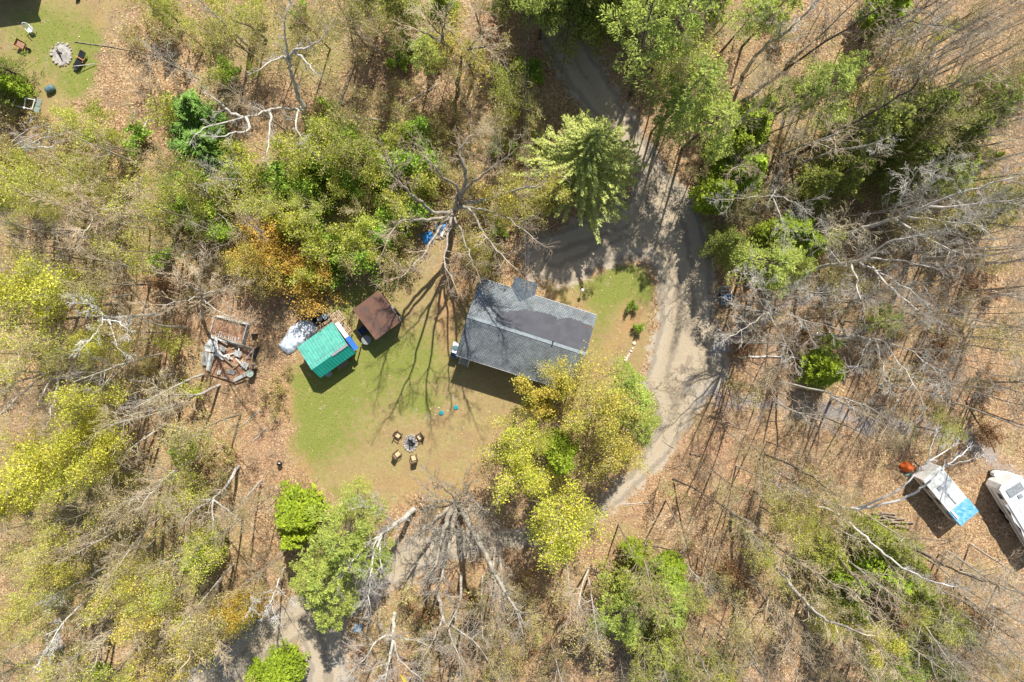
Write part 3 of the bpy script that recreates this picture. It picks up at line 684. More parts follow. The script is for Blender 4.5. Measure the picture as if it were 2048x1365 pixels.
# heat pump by the west wall, blue bin under it, ladder by the eave
o = thing('heat_pump', 'small white heat pump with round fan at the left wall of the house', 'heat pump', P(913.5, 694, 0), RZ)
b0 = MB().box((0, 0, 1.15), (.75, 1.0, 1.1)).build('casing', M['white'], o)
MB().lathe((0, 0, 1.70), [(.28, 0), (.28, .03), (.05, .05)], 16).build('fan_grille', M['barrel_blue'], b0)
MB().box((0, 0, .3), (.6, .8, .6)).build('stand', M['dark_metal'], o)
o = thing('storage_bin', 'dark blue bin standing just below the white heat pump', 'bin', P(912, 705, 0), RZ)
MB().box((0, 0, .45), (.75, .7, .9)).build('tub', mat('bin_blue', (.02, .10, .2), .5, var=.3), o)
MB().box((0, 0, .93), (.8, .75, .06)).build('lid', mat('bin_lid', (.03, .14, .28), .4, var=.3), o)
o = thing('ladder', 'short wooden ladder leaning on the lower eave of the grey house', 'ladder', (0, 0, 0))
e0, e1 = P(921.5, 715, 3.1), P(939, 720, 3.1); g0, g1 = P(917, 733, .8), P(934.5, 739, .8)
g0 = P(917.5, 728, 0); g1 = P(935, 735, 0)
o.location = (g0 + g1) / 2; bs = o.location.copy()
for a_, b_ in ((g0, e0), (g1, e1)): MB().beam(a_ - bs, b_ - bs, .11, .09).build('rail', M['bark_pale'], o)
for t in (.15, .35, .55, .75, .95): MB().beam(g0.lerp(e0, t) - bs, g1.lerp(e1, t) - bs, .08, .05).build('rung', M['bark_pale'], o)

# ================================================================== TEAL SHED
def frame_of(c0, c1):  # axis from c0 to c1
    return math.atan2(c1.y - c0.y, c1.x - c0.x)
GA, GB, GC, GD = P(595.6, 693.9, 2.35), P(665.5, 644.1, 2.35), P(710.2, 707.3, 2.2), P(640.3, 757, 2.2)
ga = frame_of(GA, GB); gc = (GA + GB + GC + GD) / 4; gc.z = 0
shed = thing('green_shed', 'shed with teal ribbed metal roof and a blue end strip', 'shed', gc, ga)
R_ = Matrix.Rotation(-ga, 3, 'Z')
def gl(px, py, z): v = P(px, py, z) - gc; v = R_ @ Vector((v.x, v.y, 0)); return Vector((v.x, v.y, z))
A_, B_, C_, D_ = gl(595.6, 693.9, 2.3), gl(665.5, 644.1, 2.3), gl(710.2, 707.3, 2.1), gl(640.3, 757, 2.1)
RW, RE = gl(624.3, 738.5, 2.85), gl(695, 690.5, 2.85)
L2 = (B_.x - A_.x) / 2; yn = A_.y; yr = (RW.y + RE.y) / 2; ys = (C_.y + D_.y) / 2
def ribbed(x0, x1, y0, z0, y1, z1, pitch=.3, rib=.035, h=.035, t=.02):
    mb = MB(); xs = []; x = x0
    while x < x1 - .01:
        xs += [(x, 0), (x + pitch - 3 * rib, 0), (x + pitch - 2 * rib, h), (x + pitch - rib, h)]; x += pitch
    xs = [q for q in xs if q[0] < x1] + [(x1, 0)]
    n = len(xs); vs = []
    for y, z in ((y0, z0), (y1, z1)):
        for q, k in xs: vs.append((q, y, z + k))
    for y, z in ((y0, z0), (y1, z1)):
        for q, k in xs: vs.append((q, y, z + k - t))
    fs = [(i, n + i, n + i + 1, i + 1) for i in range(n - 1)] + [(2 * n + i + 1, 3 * n + i + 1, 3 * n + i, 2 * n + i) for i in range(n - 1)]
    fs += [(i, i + 1, 2 * n + i + 1, 2 * n + i) for i in range(n - 1)] + [(n + i, 3 * n + i, 3 * n + i + 1, n + i + 1) for i in range(n - 1)]
    return mb.add(vs, fs)
ribbed(-L2 - .05, L2, yn, 2.3, yr, 2.85).build('roof_panel', M['teal_roof'], shed)
ribbed(-L2 - .03, L2 + .02, yr - .005, 2.845, ys, 2.1).build('roof_panel', M['teal_dark'], shed)
MB().slab([(L2 * .12, yr + .13, 2.90), (L2 * .12, yr - .12, 2.875), (L2 + .03, yr - .12, 2.875), (L2 + .03, yr + .13, 2.90)], .03).build('ridge_flashing', mat('flashing', (.34, .33, .36), .5, var=.2), shed)
MB().box((-.05, (yn + ys) / 2, 1.02), (2 * L2 - .45, abs(yn - ys) - .5, 2.04)).build('wall', mat('shed_wall', (.20, .17, .13), .9, var=.3, scale=2), shed)
MB().box((-.4, ys + .225, .95), (.9, .05, 1.85)).build('door', M['wood_dark'], shed)
sw = MB(); rq = random.Random(12)
for k in range(38):
    yy = rq.uniform(yr + .1, yn - .1); zz = 2.3 + (2.85 - 2.3) * (yn - yy) / (yn - yr) + .05; xx = rq.uniform(-L2, L2 - .1)
    sw.add([(xx, yy, zz), (xx + .07, yy + .02, zz), (xx + .05, yy + .07, zz), (xx, yy + .05, zz)], [(0, 1, 2, 3)])
sw.build('fallen_leaves', M['litter_brown'], shed)
for yq, zq in ((yr + .45, 2.85 - .11), (yn - .5, 2.36)): MB().box((-.02, yq, zq + .045), (2 * L2 - .05, .02, .012)).build('screw_line', M['galv'], shed)
# lean-to strip on the right end: white sheet then blue sheet
W0, W1 = gl(671, 650.5, 2.0), gl(691, 677, 2.0); 
MB().slab([(L2 + .02, yn - .25, 2.12), (L2 + .02, yn - 1.95, 2.12), (L2 + .42, yn - 1.95, 2.0), (L2 + .42, yn - .25, 2.0)], .04).build('side_sheet', M['white'], shed)
MB().slab([(L2 + .03, yn - 1.97, 2.14), (L2 + .03, ys + .25, 2.14), (L2 + .5, ys + .25, 2.0), (L2 + .5, yn - 1.97, 2.0)], .05).build('side_sheet', M['blue'], shed)['label'] = 'bright blue strip at the right end of the teal roof'
for yy in (yn - .4, (yn + ys) / 2, ys + .35): MB().box((L2 + .36, yy, .98), (.09, .09, 1.96)).build('post', M['wood'], shed)

# ================================================================== BROWN SHED
BA, BB_, BC, BD = P(706.8, 618.9, 2.5), P(758.2, 581, 2.5), P(802, 644, 2.3), P(748.1, 681.2, 2.3)
ba = frame_of(BA, BB_); bc = (BA + BB_ + BC + BD) / 4; bc.z = 0
bsh = thing('brown_shed', 'small shed with flat rusty brown metal roof, right of the teal shed', 'shed', bc, ba)
bl = (BB_ - BA).length / 2; bwid = ((BC - BB_).length) / 2
rr = MB().slab([(-bl, bwid, 2.5), (-bl, -bwid, 2.25), (bl, -bwid, 2.25), (bl, bwid, 2.5)], .05).build('roof', M['rust'], bsh)
e = MB(); e.box((bl + .01, 0, 2.385), (.04, 2 * bwid, .05)); e.build('edge_trim', M['wood'], bsh).rotation_euler = (0, 0, 0)
MB().box((0, 0, 1.1), (2 * bl - .35, 2 * bwid - .4, 2.2)).build('wall', mat('brown_wall', (.13, .085, .06), .9, var=.3, scale=2), bsh)
MB().box((0, -bwid + .19, .95), (.9, .04, 1.8)).build('door', M['wood'], bsh)

def lidbox(name, label, cat, px, py, d, m1, m2, rz=0, group=None):
    o = thing(name, label, cat, P(px, py, 0), rz, group)
    MB().box((0, 0, d[2] * .45), (d[0] * .94, d[1] * .94, d[2] * .9)).build('tub', m1, o)
    MB().box((0, 0, d[2] * .94), d[:2] + (d[2] * .12,)).build('lid', m2, o); return o
# barbecue tucked at the right wall
o = thing('barbecue', 'black barbecue at the right wall of the brown shed', 'barbecue', P(793, 627, 0), ba)
MB().box((0, 0, .5), (.55, 1.0, .5)).build('cart', M['dark_metal'], o)
MB().lathe((0, -.42, .82), [(.1, 0), (.3, .02), (.32, .42), (.3, .84), (.1, .86)], 14, axis=(0, 1, 0)).build('hood', M['black'], o)
for sy in (-1, 1): MB().box((0, sy * .65, .78), (.45, .35, .04)).build('side_shelf', M['galv'], o)
for sx in (-1, 1):
    for sy in (-1, 1): MB().box((sx * .23, sy * .42, .13), (.05, .05, .26)).build('leg', M['dark_metal'], o)
lidbox('storage_box', 'dark navy storage box at the lower left wall of the brown shed', 'box', 728, 661, (.9, .7, .8), mat('navy', (.012, .02, .05), .5, var=.3), mat('navy_lid', (.018, .03, .07), .45, var=.3), ba)
o = thing('round_table', 'round grey tub table beside the navy box in the brown shed shadow', 'table', P(735.5, 679.5, 0))
MB().lathe((0, 0, .7), [(.45, 0), (.47, .03), (.44, .05), (.1, .055)], 20).build('tabletop', mat('grey_top', (.30, .32, .32), .6, var=.3, scale=4), o)
MB().tube((0, 0, 0), (0, 0, .7), .07).build('leg', M['dark_metal'], o)
o = thing('bucket', 'tan bucket left of the round grey table', 'bucket', P(729, 682, 0))
MB().lathe((0, 0, 0), [(.13, 0), (.17, .4), (.15, .4), (.11, .03)], 14).build('body', M['wood_light'], o)
o = thing('bucket', 'white lidded pail at the lower edge of the teal shed', 'bucket', P(659.5, 747, 0))
MB().lathe((0, 0, 0), [(.22, 0), (.26, .62)], 16).build('body', M['white'], o)
MB().lathe((0, 0, .62), [(.28, 0), (.28, .05), (.1, .07)], 16).build('lid', M['panel_blue'], o)
o = thing('bench', 'grey wooden bench in the shadow under the teal shed eave', 'bench', P(688, 729, 0), ga)
for k in range(4): MB().box((0, -.18 + k * .12, .45), (1.3, .1, .04)).build('seat_board', M['wood'], o)
for sx in (-1, 1): MB().box((sx * .5, 0, .21), (.08, .42, .42)).build('leg', M['wood'], o)

# silver tarp heap
def drape(name, label, cat, pts, m, hgt=.35, seed=0, res=.12, edge=.05, freq=2.2):
    q = [P(x, y, 0) for x, y in pts]; cx = sum(v.x for v in q) / len(q); cy = sum(v.y for v in q) / len(q)
    poly = np.array([(v.x - cx, v.y - cy) for v in q]); rng = np.random.default_rng(seed)
    x0, y0 = poly.min(0) - res; x1, y1 = poly.max(0) + res
    xs = np.arange(x0, x1, res); ys = np.arange(y0, y1, res); X, Y = np.meshgrid(xs, ys); sd = sdist(poly, X, Y)
    z = np.clip(sd / .5, 0, 1) ** .6 * hgt
    for k in range(14):
        a = rng.uniform(0, 6.28); f = rng.uniform(.8, 3.2) * freq
        z += (np.abs(np.sin((X * math.cos(a) + Y * math.sin(a)) * f + rng.uniform(0, 6) + .8 * np.sin(X * 1.7 + k))) - .5) * .05 * np.clip(sd / .3, 0, 1) * (3 / f)
    z = np.maximum(z, 0) + .02
    ny, nx = X.shape; idx = np.arange(nx * ny).reshape(ny, nx); ins = sd > -res * .4
    f = np.stack([idx[:-1, :-1], idx[:-1, 1:], idx[1:, 1:], idx[1:, :-1]], -1).reshape(-1, 4)
    ok = ins.ravel()[f].all(1); f = f[ok]; u, inv = np.unique(f, return_inverse=True)
    v = np.stack([X.ravel()[u], Y.ravel()[u], z.ravel()[u]], 1); v2 = v.copy(); v2[:, 2] -= .015
    ff = inv.reshape(f.shape); n = len(v)
    me = mesh_np(name, np.concatenate([v, v2]), np.concatenate([ff, ff[:, ::-1] + n]), m)
    o = bpy.data.objects.new(name, me); COL.objects.link(o); o.location = (cx, cy, 0); tag(o, label, cat); return o
drape('tarpaulin', 'crumpled silver-white tarpaulin spread beside the teal shed', 'tarpaulin', [(556, 690), (570, 672), (580, 655), (598, 643), (606, 640), (618, 640), (630, 646), (637, 658), (632, 668), (620, 678), (610, 690), (598, 696), (588, 705), (576, 711), (563, 700)], M['silver_tarp'], .5, 4, freq=2.6)
drape('tarpaulin', 'bright blue tarpaulin scrap under the big bare tree, nearer the trunk', 'tarpaulin', [(871, 453), (892, 443), (898, 456), (877, 467)], M['blue_tarp'], .35, 6)
drape('tarpaulin', 'bright blue tarpaulin scrap under the big bare tree, farther left', 'tarpaulin', [(840, 470), (862, 461), (870, 473), (866, 487), (848, 489)], M['blue_tarp'], .35, 8)
o = thing('scrap_pile', 'heap of grey boards and sheet scraps between the two blue tarpaulins', 'scrap pile', P(885, 468, 0))
rg0 = random.Random(8)
for k in range(12):
    a = Vector((rg0.uniform(-.8, .5), rg0.uniform(-.6, .4), .05 + k * .03)); t = rg0.uniform(0, 3.1)
    MB().beam(a, a + Vector((math.cos(t), math.sin(t), rg0.uniform(-.02, .1))) * rg0.uniform(.6, 1.3), rg0.uniform(.08, .3), .03).build('board', M[rg0.choice(['wood', 'galv', 'white_dirty', 'wood'])], o)
drape('tarpaulin', 'orange tarpaulin over a small heap beside the white camper', 'tarpaulin', [(1797, 930), (1806, 922), (1818, 924), (1829, 934), (1822, 942), (1812, 946), (1800, 941)], M['orange_tarp'], .75, 9, res=.09)
drape('tarpaulin', 'dark green sheet poking out below the orange tarpaulin', 'tarpaulin', [(1802, 946), (1812, 948), (1822, 944), (1824, 950), (1812, 955)], mat('green_sheet', (.10, .2, .16), .5, var=.3), .12, 10, res=.09)

# tub, small white box, planks and pallets behind the teal shed
o = thing('bathtub', 'black stock tub lying open above the teal shed', 'tub', P(640, 638, 0), ga)
t = MB(); t.box((0, 0, .05), (1.1, .62, .06))
for sx in (-1, 1): t.box((sx * .58, 0, .24), (.07, .62, .44))
for sy in (-1, 1): t.box((0, sy * .33, .24), (1.23, .06, .44))
t.build('shell', M['black'], o); MB().box((.05, 0, .12), (.6, .35, .06)).build('contents', M['panel_blue'], o)
lidbox('cooler', 'small white and grey cooler at the right end of the black tub', 'cooler', 651.5, 633, (.4, .55, .45), M['galv'], M['panel_blue'], ga)
o = thing('plank_stack', 'stack of weathered planks between the teal shed and the black tub', 'plank stack', P(655, 645, 0), ga)
for k in range(9): MB().box((rg0.uniform(-.15, .15), -.5 + k * .13, .08 + (k % 3) * .05), (rg0.uniform(1.6, 2.3), .11, .05), rg0.uniform(-.06, .06)).build('plank', M['wood' if k % 3 else 'wood_dark'], o)
def pallet(px, py, rz, label, z=0):
    o = thing('pallet', label, 'pallet', P(px, py, 0) + Vector((0, 0, z)), rz, 'wooden pallets behind the teal shed')
    for k in range(7): MB().box((-.52 + k * .173, 0, .12), (.11, 1.15, .022)).build('slat', M['wood_light'], o)
    for k in range(3): MB().box((0, -.5 + k * .5, .065), (1.15, .09, .085)).build('stringer', M['wood_light'], o)
pallet(675, 635, ga, 'pale wooden pallet farthest from the teal shed, upper right')
pallet(688, 660, ga + .1, 'pale wooden pallet beside the white end strip of the teal shed')
# wheel tub behind
# ================================================================== COLLAPSED STRUCTURES
def lcl(B0, px, py, z): v = P(px, py, z) - B0; v.z = z; return v
B0 = P(460, 660, 0)
o = thing('ruined_trailer_bed', 'open leaf-filled white-edged trailer bed among the trees, left of the silver tarpaulin', 'trailer', B0)
q = [lcl(B0, *p, .45) for p in ((432, 633), (497, 650), (487, 688), (422, 669))]
MB().slab(q, .1).build('floor', M['litter_brown'], o)
q1 = [Vector((v.x, v.y, 0)) for v in q]
for i, (w, hh) in enumerate(((.12, .75), (.05, 1.0), (.3, .7), (.05, .7))):
    a, b = q1[i] + Vector((0, 0, .45)), q1[(i + 1) % 4] + Vector((0, 0, .45)); m_ = MB()
    d = (b - a).normalized(); nrm = Vector((-d.y, d.x, 0)) * w
    c = [a, b, b - nrm, a - nrm] if False else [a + nrm, b + nrm, b, a]
    m_.slab([v + Vector((0, 0, hh - .45 + .001 * i)) for v in c], hh - .05); m_.build('side_wall', M['grime'], o)
for k in range(12):
    a = q1[3].lerp(q1[2], .2 + .06 * k); MB().beam(a + Vector((0, 0, .72)), a + Vector((rg0.uniform(-.1, .2), rg0.uniform(.25, .6), .7)), .05, .02).build('torn_strip', M['white_dirty'], o)
MB().tube(q1[1] + Vector((.5, -.9, .3)), q1[1] + Vector((.5, -1.1, .3)), .3, n=14).build('wheel', M['black'], o)
B1 = P(457, 718, 0)
o = thing('collapsed_shed', 'collapsed white shed with torn panels, lower left of the open trailer bed', 'shed', B1)
q = [lcl(B1, *p, .25) for p in ((424, 671), (507, 697), (499, 750), (466, 765), (420, 750))]
MB().slab(q, .1).build('floor', M['litter_brown'], o)
def sheet(pts, m, nm='panel', t=.03, par=o, B=B1):
    return MB().slab([lcl(B, *p) for p in pts], t).build(nm, m, par)
sheet([(421, 677, 1.3), (432, 690, 1.1), (434, 706, 1.0), (407, 702, 1.2), (410, 690, 1.3)], M['grime'])
sheet([(404, 704, 1.15), (417, 706, 1.1), (413, 732, .3), (403, 730, .35)], M['grime'])
sheet([(418, 706, 1.1), (429, 709, .9), (420, 744, .3), (412, 740, .3)], M['white_dirty'])
sheet([(427, 672, 1.0), (434, 676, .9), (437, 700, .8), (452, 718, .5), (445, 721, .5), (430, 709, .8)], M['white_dirty'])
sheet([(452, 716, .7), (459, 708, .9), (460, 714, .8), (457, 722, .6), (464, 727, .5), (463, 730, .5), (452, 722, .5)], M['white_dirty'])
sheet([(435, 741, .5), (442, 741, .5), (440, 750, .4), (434, 750, .4)], M['white_dirty'])
sheet([(465, 759, .7), (490, 746, .9), (491, 753, .7), (468, 765, .5)], M['white_dirty'])
sheet([(443, 754, .5), (452, 756, .5), (456, 759, .4), (446, 757, .4)], M['white_dirty'])
sheet([(470, 700, .9), (484, 704, .9), (480, 716, .5), (468, 711, .6)], M['white_dirty'])
sheet([(484, 722, .6), (497, 727, .9), (493, 740, .6), (482, 736, .4)], M['grime'])
sheet([(440, 690, .7), (452, 696, .7), (449, 706, .5), (439, 701, .5)], M['grime'])
sheet([(455, 738, .4), (470, 742, .5), (468, 750, .4), (454, 747, .4)], M['galv'])
for k in range(9):
    a_ = lcl(B1, rg0.uniform(432, 500), rg0.uniform(695, 755), .4 + rg0.random() * .3); t_ = rg0.uniform(0, 3.1)
    MB().beam(a_, a_ + Vector((math.cos(t_), math.sin(t_), rg0.uniform(-.1, .2))) * rg0.uniform(.7, 1.6), .1, .04).build('loose_board', M[rg0.choice(['wood', 'white_dirty', 'wood_light'])], o)
for a, b, w in (((424, 670, .6), (508, 697, 1.5), .1), ((508, 697, 1.5), (496, 763, .7), .12), ((508, 697, 1.5), (492, 718, .4), .06), ((424, 671, .7), (455, 690, .6), .14)):
    MB().beam(lcl(B1, *a), lcl(B1, *b), w, .08).build('beam', M['wood'] if w > .07 else M['white_dirty'], o)
MB().slab([lcl(B1, *p) for p in ((452, 682, .9), (506, 697, 1.45), (505, 702, .6), (480, 695, .6))], .03).build('back_panel', M['galv'], o)
MB().slab([lcl(B1, *p) for p in ((508, 698, .4), (519, 693, .35), (510, 716, .35), (505, 722, .4))], .1).build('fallen_door', M['char'], o)
o = thing('steel_drum', 'white-topped drum at the right foot of the collapsed shed', 'drum', P(507, 745, 0))
MB().lathe((0, 0, 0), [(.34, 0), (.36, .3), (.34, .6), (.35, .95)], 16).build('body', M['black'], o)
MB().lathe((0, 0, .95), [(.37, 0), (.37, .05), (.3, .03)], 16).build('lid', M['panel_green'], o)
o = thing('wooden_chair', 'small wooden kitchen chair tipped beside the white-topped drum', 'chair', P(512, 732, 0), .6)
MB().box((0, 0, .42), (.42, .42, .05)).build('seat', M['wood_light'], o)
for sx in (-1, 1):
    for sy in (-1, 1): MB().box((sx * .18, sy * .18, .2), (.04, .04, .4)).build('leg', M['wood_light'], o)
MB().box((0, .2, .7), (.42, .04, .5)).build('backrest', M['white_dirty'], o)

# ================================================================== FIRE RINGS AND CHAIRS
def fire_ring(px, py, rx, ry, label, ashm, logs, seed, stone='stone', n=20):
    o = thing('fire_pit', label, 'fire pit', P(px, py, 0)); rg = random.Random(seed)
    a = MB(); a.lathe((0, 0, 0), [(1, .01), (.98, .05), (.6, .09), (.1, .11)], 24); x = a.build('ash_bed', ashm, o); x.scale = (rx * .95, ry * .95, 1)
    for k in range(n):
        t = 6.283 * k / n + rg.uniform(-.13, .13); c = (math.cos(t) * rx * rg.uniform(.95, 1.08), math.sin(t) * ry * rg.uniform(.95, 1.08), .07)
        MB().rock(c, rg.uniform(.07, .17), k + seed, .8).build('stone', M[stone], o)
    for k in range(logs):
        t = rg.uniform(0, 3.14); c = Vector((rg.uniform(-.25, .25), rg.uniform(-.25, .25), .15 + .05 * k)); d = Vector((math.cos(t), math.sin(t), .1)) * rg.uniform(.25, .5)
        MB().tube(c - d, c + d, .05, .04, 6).build('charred_log', M['char'], o)
fire_ring(821, 886, .62, .80, 'oval stone fire pit with grey ash among four chairs on the lawn', M['ash'], 7, 1)
fire_ring(124, 109, .95, 1.05, 'round stone fire pit with pale ash in the top left yard', M['ash_light'], 3, 2)
def chair(px, py, face_px, label):
    p = P(px, py, 0); f = P(*face_px, 0) - p; rz = math.atan2(f.y, f.x) - math.pi / 2
    o = thing('lounge_chair', label, 'chair', p, rz, 'four wooden chairs around the lawn fire pit')
    for sx in (-1, 1):
        for sy, hh in ((1, .6), (-1, .95)): MB().box((sx * .30, sy * .28, hh / 2), (.05, .05, hh)).build('leg', M['wood_dark'], o)
        MB().box((sx * .30, .02, .62), (.07, .68, .03)).build('armrest', M['wood_dark'], o)
    MB().box((0, 0, .36), (.58, .6, .05)).build('seat_frame', M['wood_dark'], o)
    c = MB(); c.lathe((0, 0, .385), [(.31, 0), (.345, .03), (.345, .08), (.30, .11)], 4); x = c.build('cushion', M['cushion'], o, loc=(0, .02, 0), rz=math.pi / 4)
    m = Matrix.Rotation(math.radians(-14), 4, 'X'); 
    MB().box((0, -.33, .72), (.56, .04, .62), m=Matrix.Rotation(math.radians(14), 4, 'X')).build('backrest', M['wood_dark'], o)
    for k in range(3): MB().box((0, -.29, .52 + k * .17), (.5, .02, .06), m=Matrix.Rotation(math.radians(14), 4, 'X')).build('slat', M['wood'], o)
for px, py, lb in ((797, 869, 'wooden chair with beige cushion, upper left of the lawn fire pit'), (841, 872, 'wooden chair with beige cushion, upper right of the lawn fire pit'), (796, 907, 'wooden chair with beige cushion, lower left of the lawn fire pit'), (829, 915, 'wooden chair with beige cushion, directly below the lawn fire pit')):
    chair(px, py, (821, 886), lb)
for px, py, lb in ((883, 826, 'round teal lid on the lawn, left one of two'), (912, 815, 'round teal lid on the lawn, right one of two')):
    o = MB().lathe((0, 0, 0), [(.24, 0), (.25, .08), (.2, .11), (.05, .12)], 20).build('septic_lid', M['teal_disc'], None, P(px, py, 0)); tag(o, lb, 'lid', 'round teal lids on the lawn')
for k, (px, py) in enumerate([(871, 830), (878, 816), (896, 822)]):
    o = MB().rock((0, 0, .03), .09, k + 40).build('stone', M['stone_white'], None, P(px, py, 0)); tag(o, ['white stone left of the left teal lid', 'white stone just above the left teal lid', 'white stone between the two teal lids'][k], 'stone', 'white stones by the teal lids')
# stones edging the round bed
nm = ['topmost and largest', 'second from the top', 'third from the top', 'fourth from the top', 'fifth from the top', 'sixth from the top', 'lowest', ]
for k, (px, py) in enumerate([(1267.5, 687), (1265, 697), (1262, 703), (1259, 708), (1256, 712), (1253.5, 716), (1251, 721)]):
    o = MB().rock((0, 0, .06), [.2, .13, .15, .12, .14, .15, .2][k], k + 60).build('edging_stone', M['stone_white'], None, P(px, py, 0)); tag(o, 'pale edging stone, %s of the row below the two bed shrubs' % nm[k], 'stone', 'edging stones of the round bed')
# garden light
o = thing('garden_lamp', 'white globe garden lamp in the grass right of the house', 'lamp', P(1163, 581, 0))
MB().tube((0, 0, 0), (0, 0, .9), .03).build('post', M['dark_metal'], o)
MB().lathe((0, 0, .9), [(.06, 0), (.15, .08), (.17, .18), (.12, .3), (.02, .34)], 14).build('globe', M['white'], o, smooth=True)

# ================================================================== TOP LEFT YARD
o = thing('garden_chair', 'white plastic garden chair on the top left lawn', 'chair', P(67, 63, 0), .75)
MB().lathe((0, 0, 0), [(.2, .40), (.27, .42), (.26, .45), (.05, .44)], 12).build('seat', M['white'], o)
for sx in (-1, 1):
    for sy in (-1, 1): MB().beam((sx * .25, sy * .25, 0), (sx * .21, sy * .2, .42), .04, .04).build('leg', M['white'], o)
    MB().beam((sx * .27, -.25, .62), (sx * .27, .3, .64), .06, .03).build('armrest', M['white'], o)
bk = MB(); prv = None
for k in range(9):
    t = math.pi * k / 8; pt = Vector((.27 * math.cos(t), .3 + .3 * math.sin(t) * .9, .45 + .5 * math.sin(t)))
    if prv is not None: bk.tube(prv, pt, .035, n=6)
    prv = pt
bk.build('backrest_frame', M['white'], o)
for k in range(5): MB().beam((-.16 + k * .08, .25, .45), (-.13 + k * .065, .5, .88), .03, .015).build('back_slat', M['white'], o)
o = thing('wheelbarrow', 'rusty orange wheelbarrow at the left of the top left lawn', 'wheelbarrow', P(48, 93, 0), math.radians(-28))
w = MB(); w.add([(-.42, -.30, .32), (.36, -.26, .30), (.36, .26, .30), (-.42, .30, .32), (-.48, -.36, .62), (.46, -.34, .56), (.46, .34, .56), (-.48, .36, .62)], [(0, 1, 2, 3), (0, 4, 5, 1), (1, 5, 6, 2), (2, 6, 7, 3), (3, 7, 4, 0), (3, 2, 1, 0)]); w.build('tub', M['rust_tub'], o)
MB().box((-.02, 0, .44), (.76, .54, .05)).build('leaf_load', M['litter_brown'], o)
for sy in (-1, 1):
    MB().tube((-1.0, sy * .3, .55), (.62, sy * .08, .2), .025, n=6).build('handle', M['wood_light'], o); MB().tube((-.3, sy * .2, .3), (-.38, sy * .24, 0), .02, n=6).build('leg', M['dark_metal'], o)
MB().tube((.62, -.06, .2), (.62, .06, .2), .2, n=16).build('wheel', M['black'], o)
o = thing('sun_lounger', 'black mesh sun lounger with an orange bar, right of the top left fire pit', 'sun lounger', P(164, 122, 0), math.radians(58))
MB().box((-.35, 0, .32), (.9, .62, .05)).build('seat', M['black'], o)
MB().box((.45, 0, .42), (.85, .62, .05), m=Matrix.Rotation(-.25, 4, 'Y')).build('backrest', M['dark_metal'], o)
MB().box((.12, 0, .5), (.07, .85, .05)).build('orange_bar', M['orange_wood'], o)
MB().box((.12, -.4, .42), (.5, .05, .05)).build('orange_bar', M['orange_wood'], o)
MB().box((-.85, .05, .2), (.5, .5, .05), m=Matrix.Rotation(.3, 4, 'Y')).build('footrest', M['black'], o)
for sx in (-.7, .6):
    for sy in (-1, 1): MB().box((sx, sy * .27, .15), (.04, .04, .3)).build('leg', M['dark_metal'], o)
o = thing('wooden_pole', 'thin pale pole lying across the foot of the black lounger', 'pole', P(168, 130, 0))
MB().tube(lcl(P(168, 130, 0), 148, 133, .62), lcl(P(168, 130, 0), 190, 128, .15), .035, n=6).build('shaft', M['bark_pale'], o)
o = thing('barrel', 'blue-grey plastic barrel lying near the lower edge of the top left lawn', 'barrel', P(104, 180, 0), math.radians(28))
MB().lathe((-.42, 0, .3), [(.22, 0), (.28, .04), (.31, .2), (.33, .42), (.31, .64), (.28, .8), (.22, .84)], 18, axis=(1, 0, 0)).build('body', M['barrel_blue'], o, smooth=True)
for x in (-.16, .16): MB().lathe((x, 0, .3), [(.33, -.015), (.345, 0), (.33, .015)], 18, axis=(1, 0, 0)).build('hoop', M['barrel_blue'], o)
for sx in (-1, 1): MB().box((sx * .25, 0, .06), (.08, .5, .12)).build('cradle', M['char'], o)
B2 = P(52, 210, 0)
o = thing('swing_frame', 'pale metal canopy swing frame below the top left lawn', 'swing frame', B2)
def fr(a, b, w=.07): MB().tube(lcl(B2, *a), lcl(B2, *b), w / 2, n=6).build('rail', M['white_dirty'], o)
fr((27, 211, 1.5), (64, 219, 1.5)); fr((48, 196, 1.6), (69, 200, 1.6)); fr((48, 218, 1.5), (51, 194, 1.6), .1); fr((64, 219, 1.5), (70, 198, 1.6), .1); fr((27, 211, 1.5), (31, 194, 1.5))
for p in ((27, 211), (48, 217), (64, 219), (70, 199), (50, 195)): fr((p[0], p[1], 1.5), (p[0] + 3, p[1] + 3, 0))
MB().slab([lcl(B2, *p) for p in ((75, 197, 1.6), (84, 199, 1.3), (80, 214, 1.3), (71, 212, 1.6))], .03).build('canopy_sheet', M['panel_green'], o)
MB().slab([lcl(B2, *p) for p in ((70, 213, 1.6), (80, 215, 1.3), (77, 229, 1.3), (67, 222, 1.6))], .03).build('canopy_sheet', M['panel_green'], o)
# neighbour's cottage just out of frame (its shadow falls into the corner)
C0 = P(20, -60, 0)
o = thing('cottage', "neighbour's dark-roofed cottage beyond the top left corner, casting the corner shadow", 'cottage', P(10, -62, 0), math.radians(8))
MB().box((0, 0, 1.5), (6.6, 5.0, 3.0)).build('wall', M['siding'], o)
MB().slab([(-3.6, 2.8, 3.0), (-3.6, 0, 4.2), (3.6, 0, 4.2), (3.6, 2.8, 3.0)], .12).build('roof', M['shingle'], o)
MB().slab([(-3.6, 0, 4.2), (-3.6, -2.8, 3.0), (3.6, -2.8, 3.0), (3.6, 0, 4.2)], .12).build('roof', M['shingle'], o)

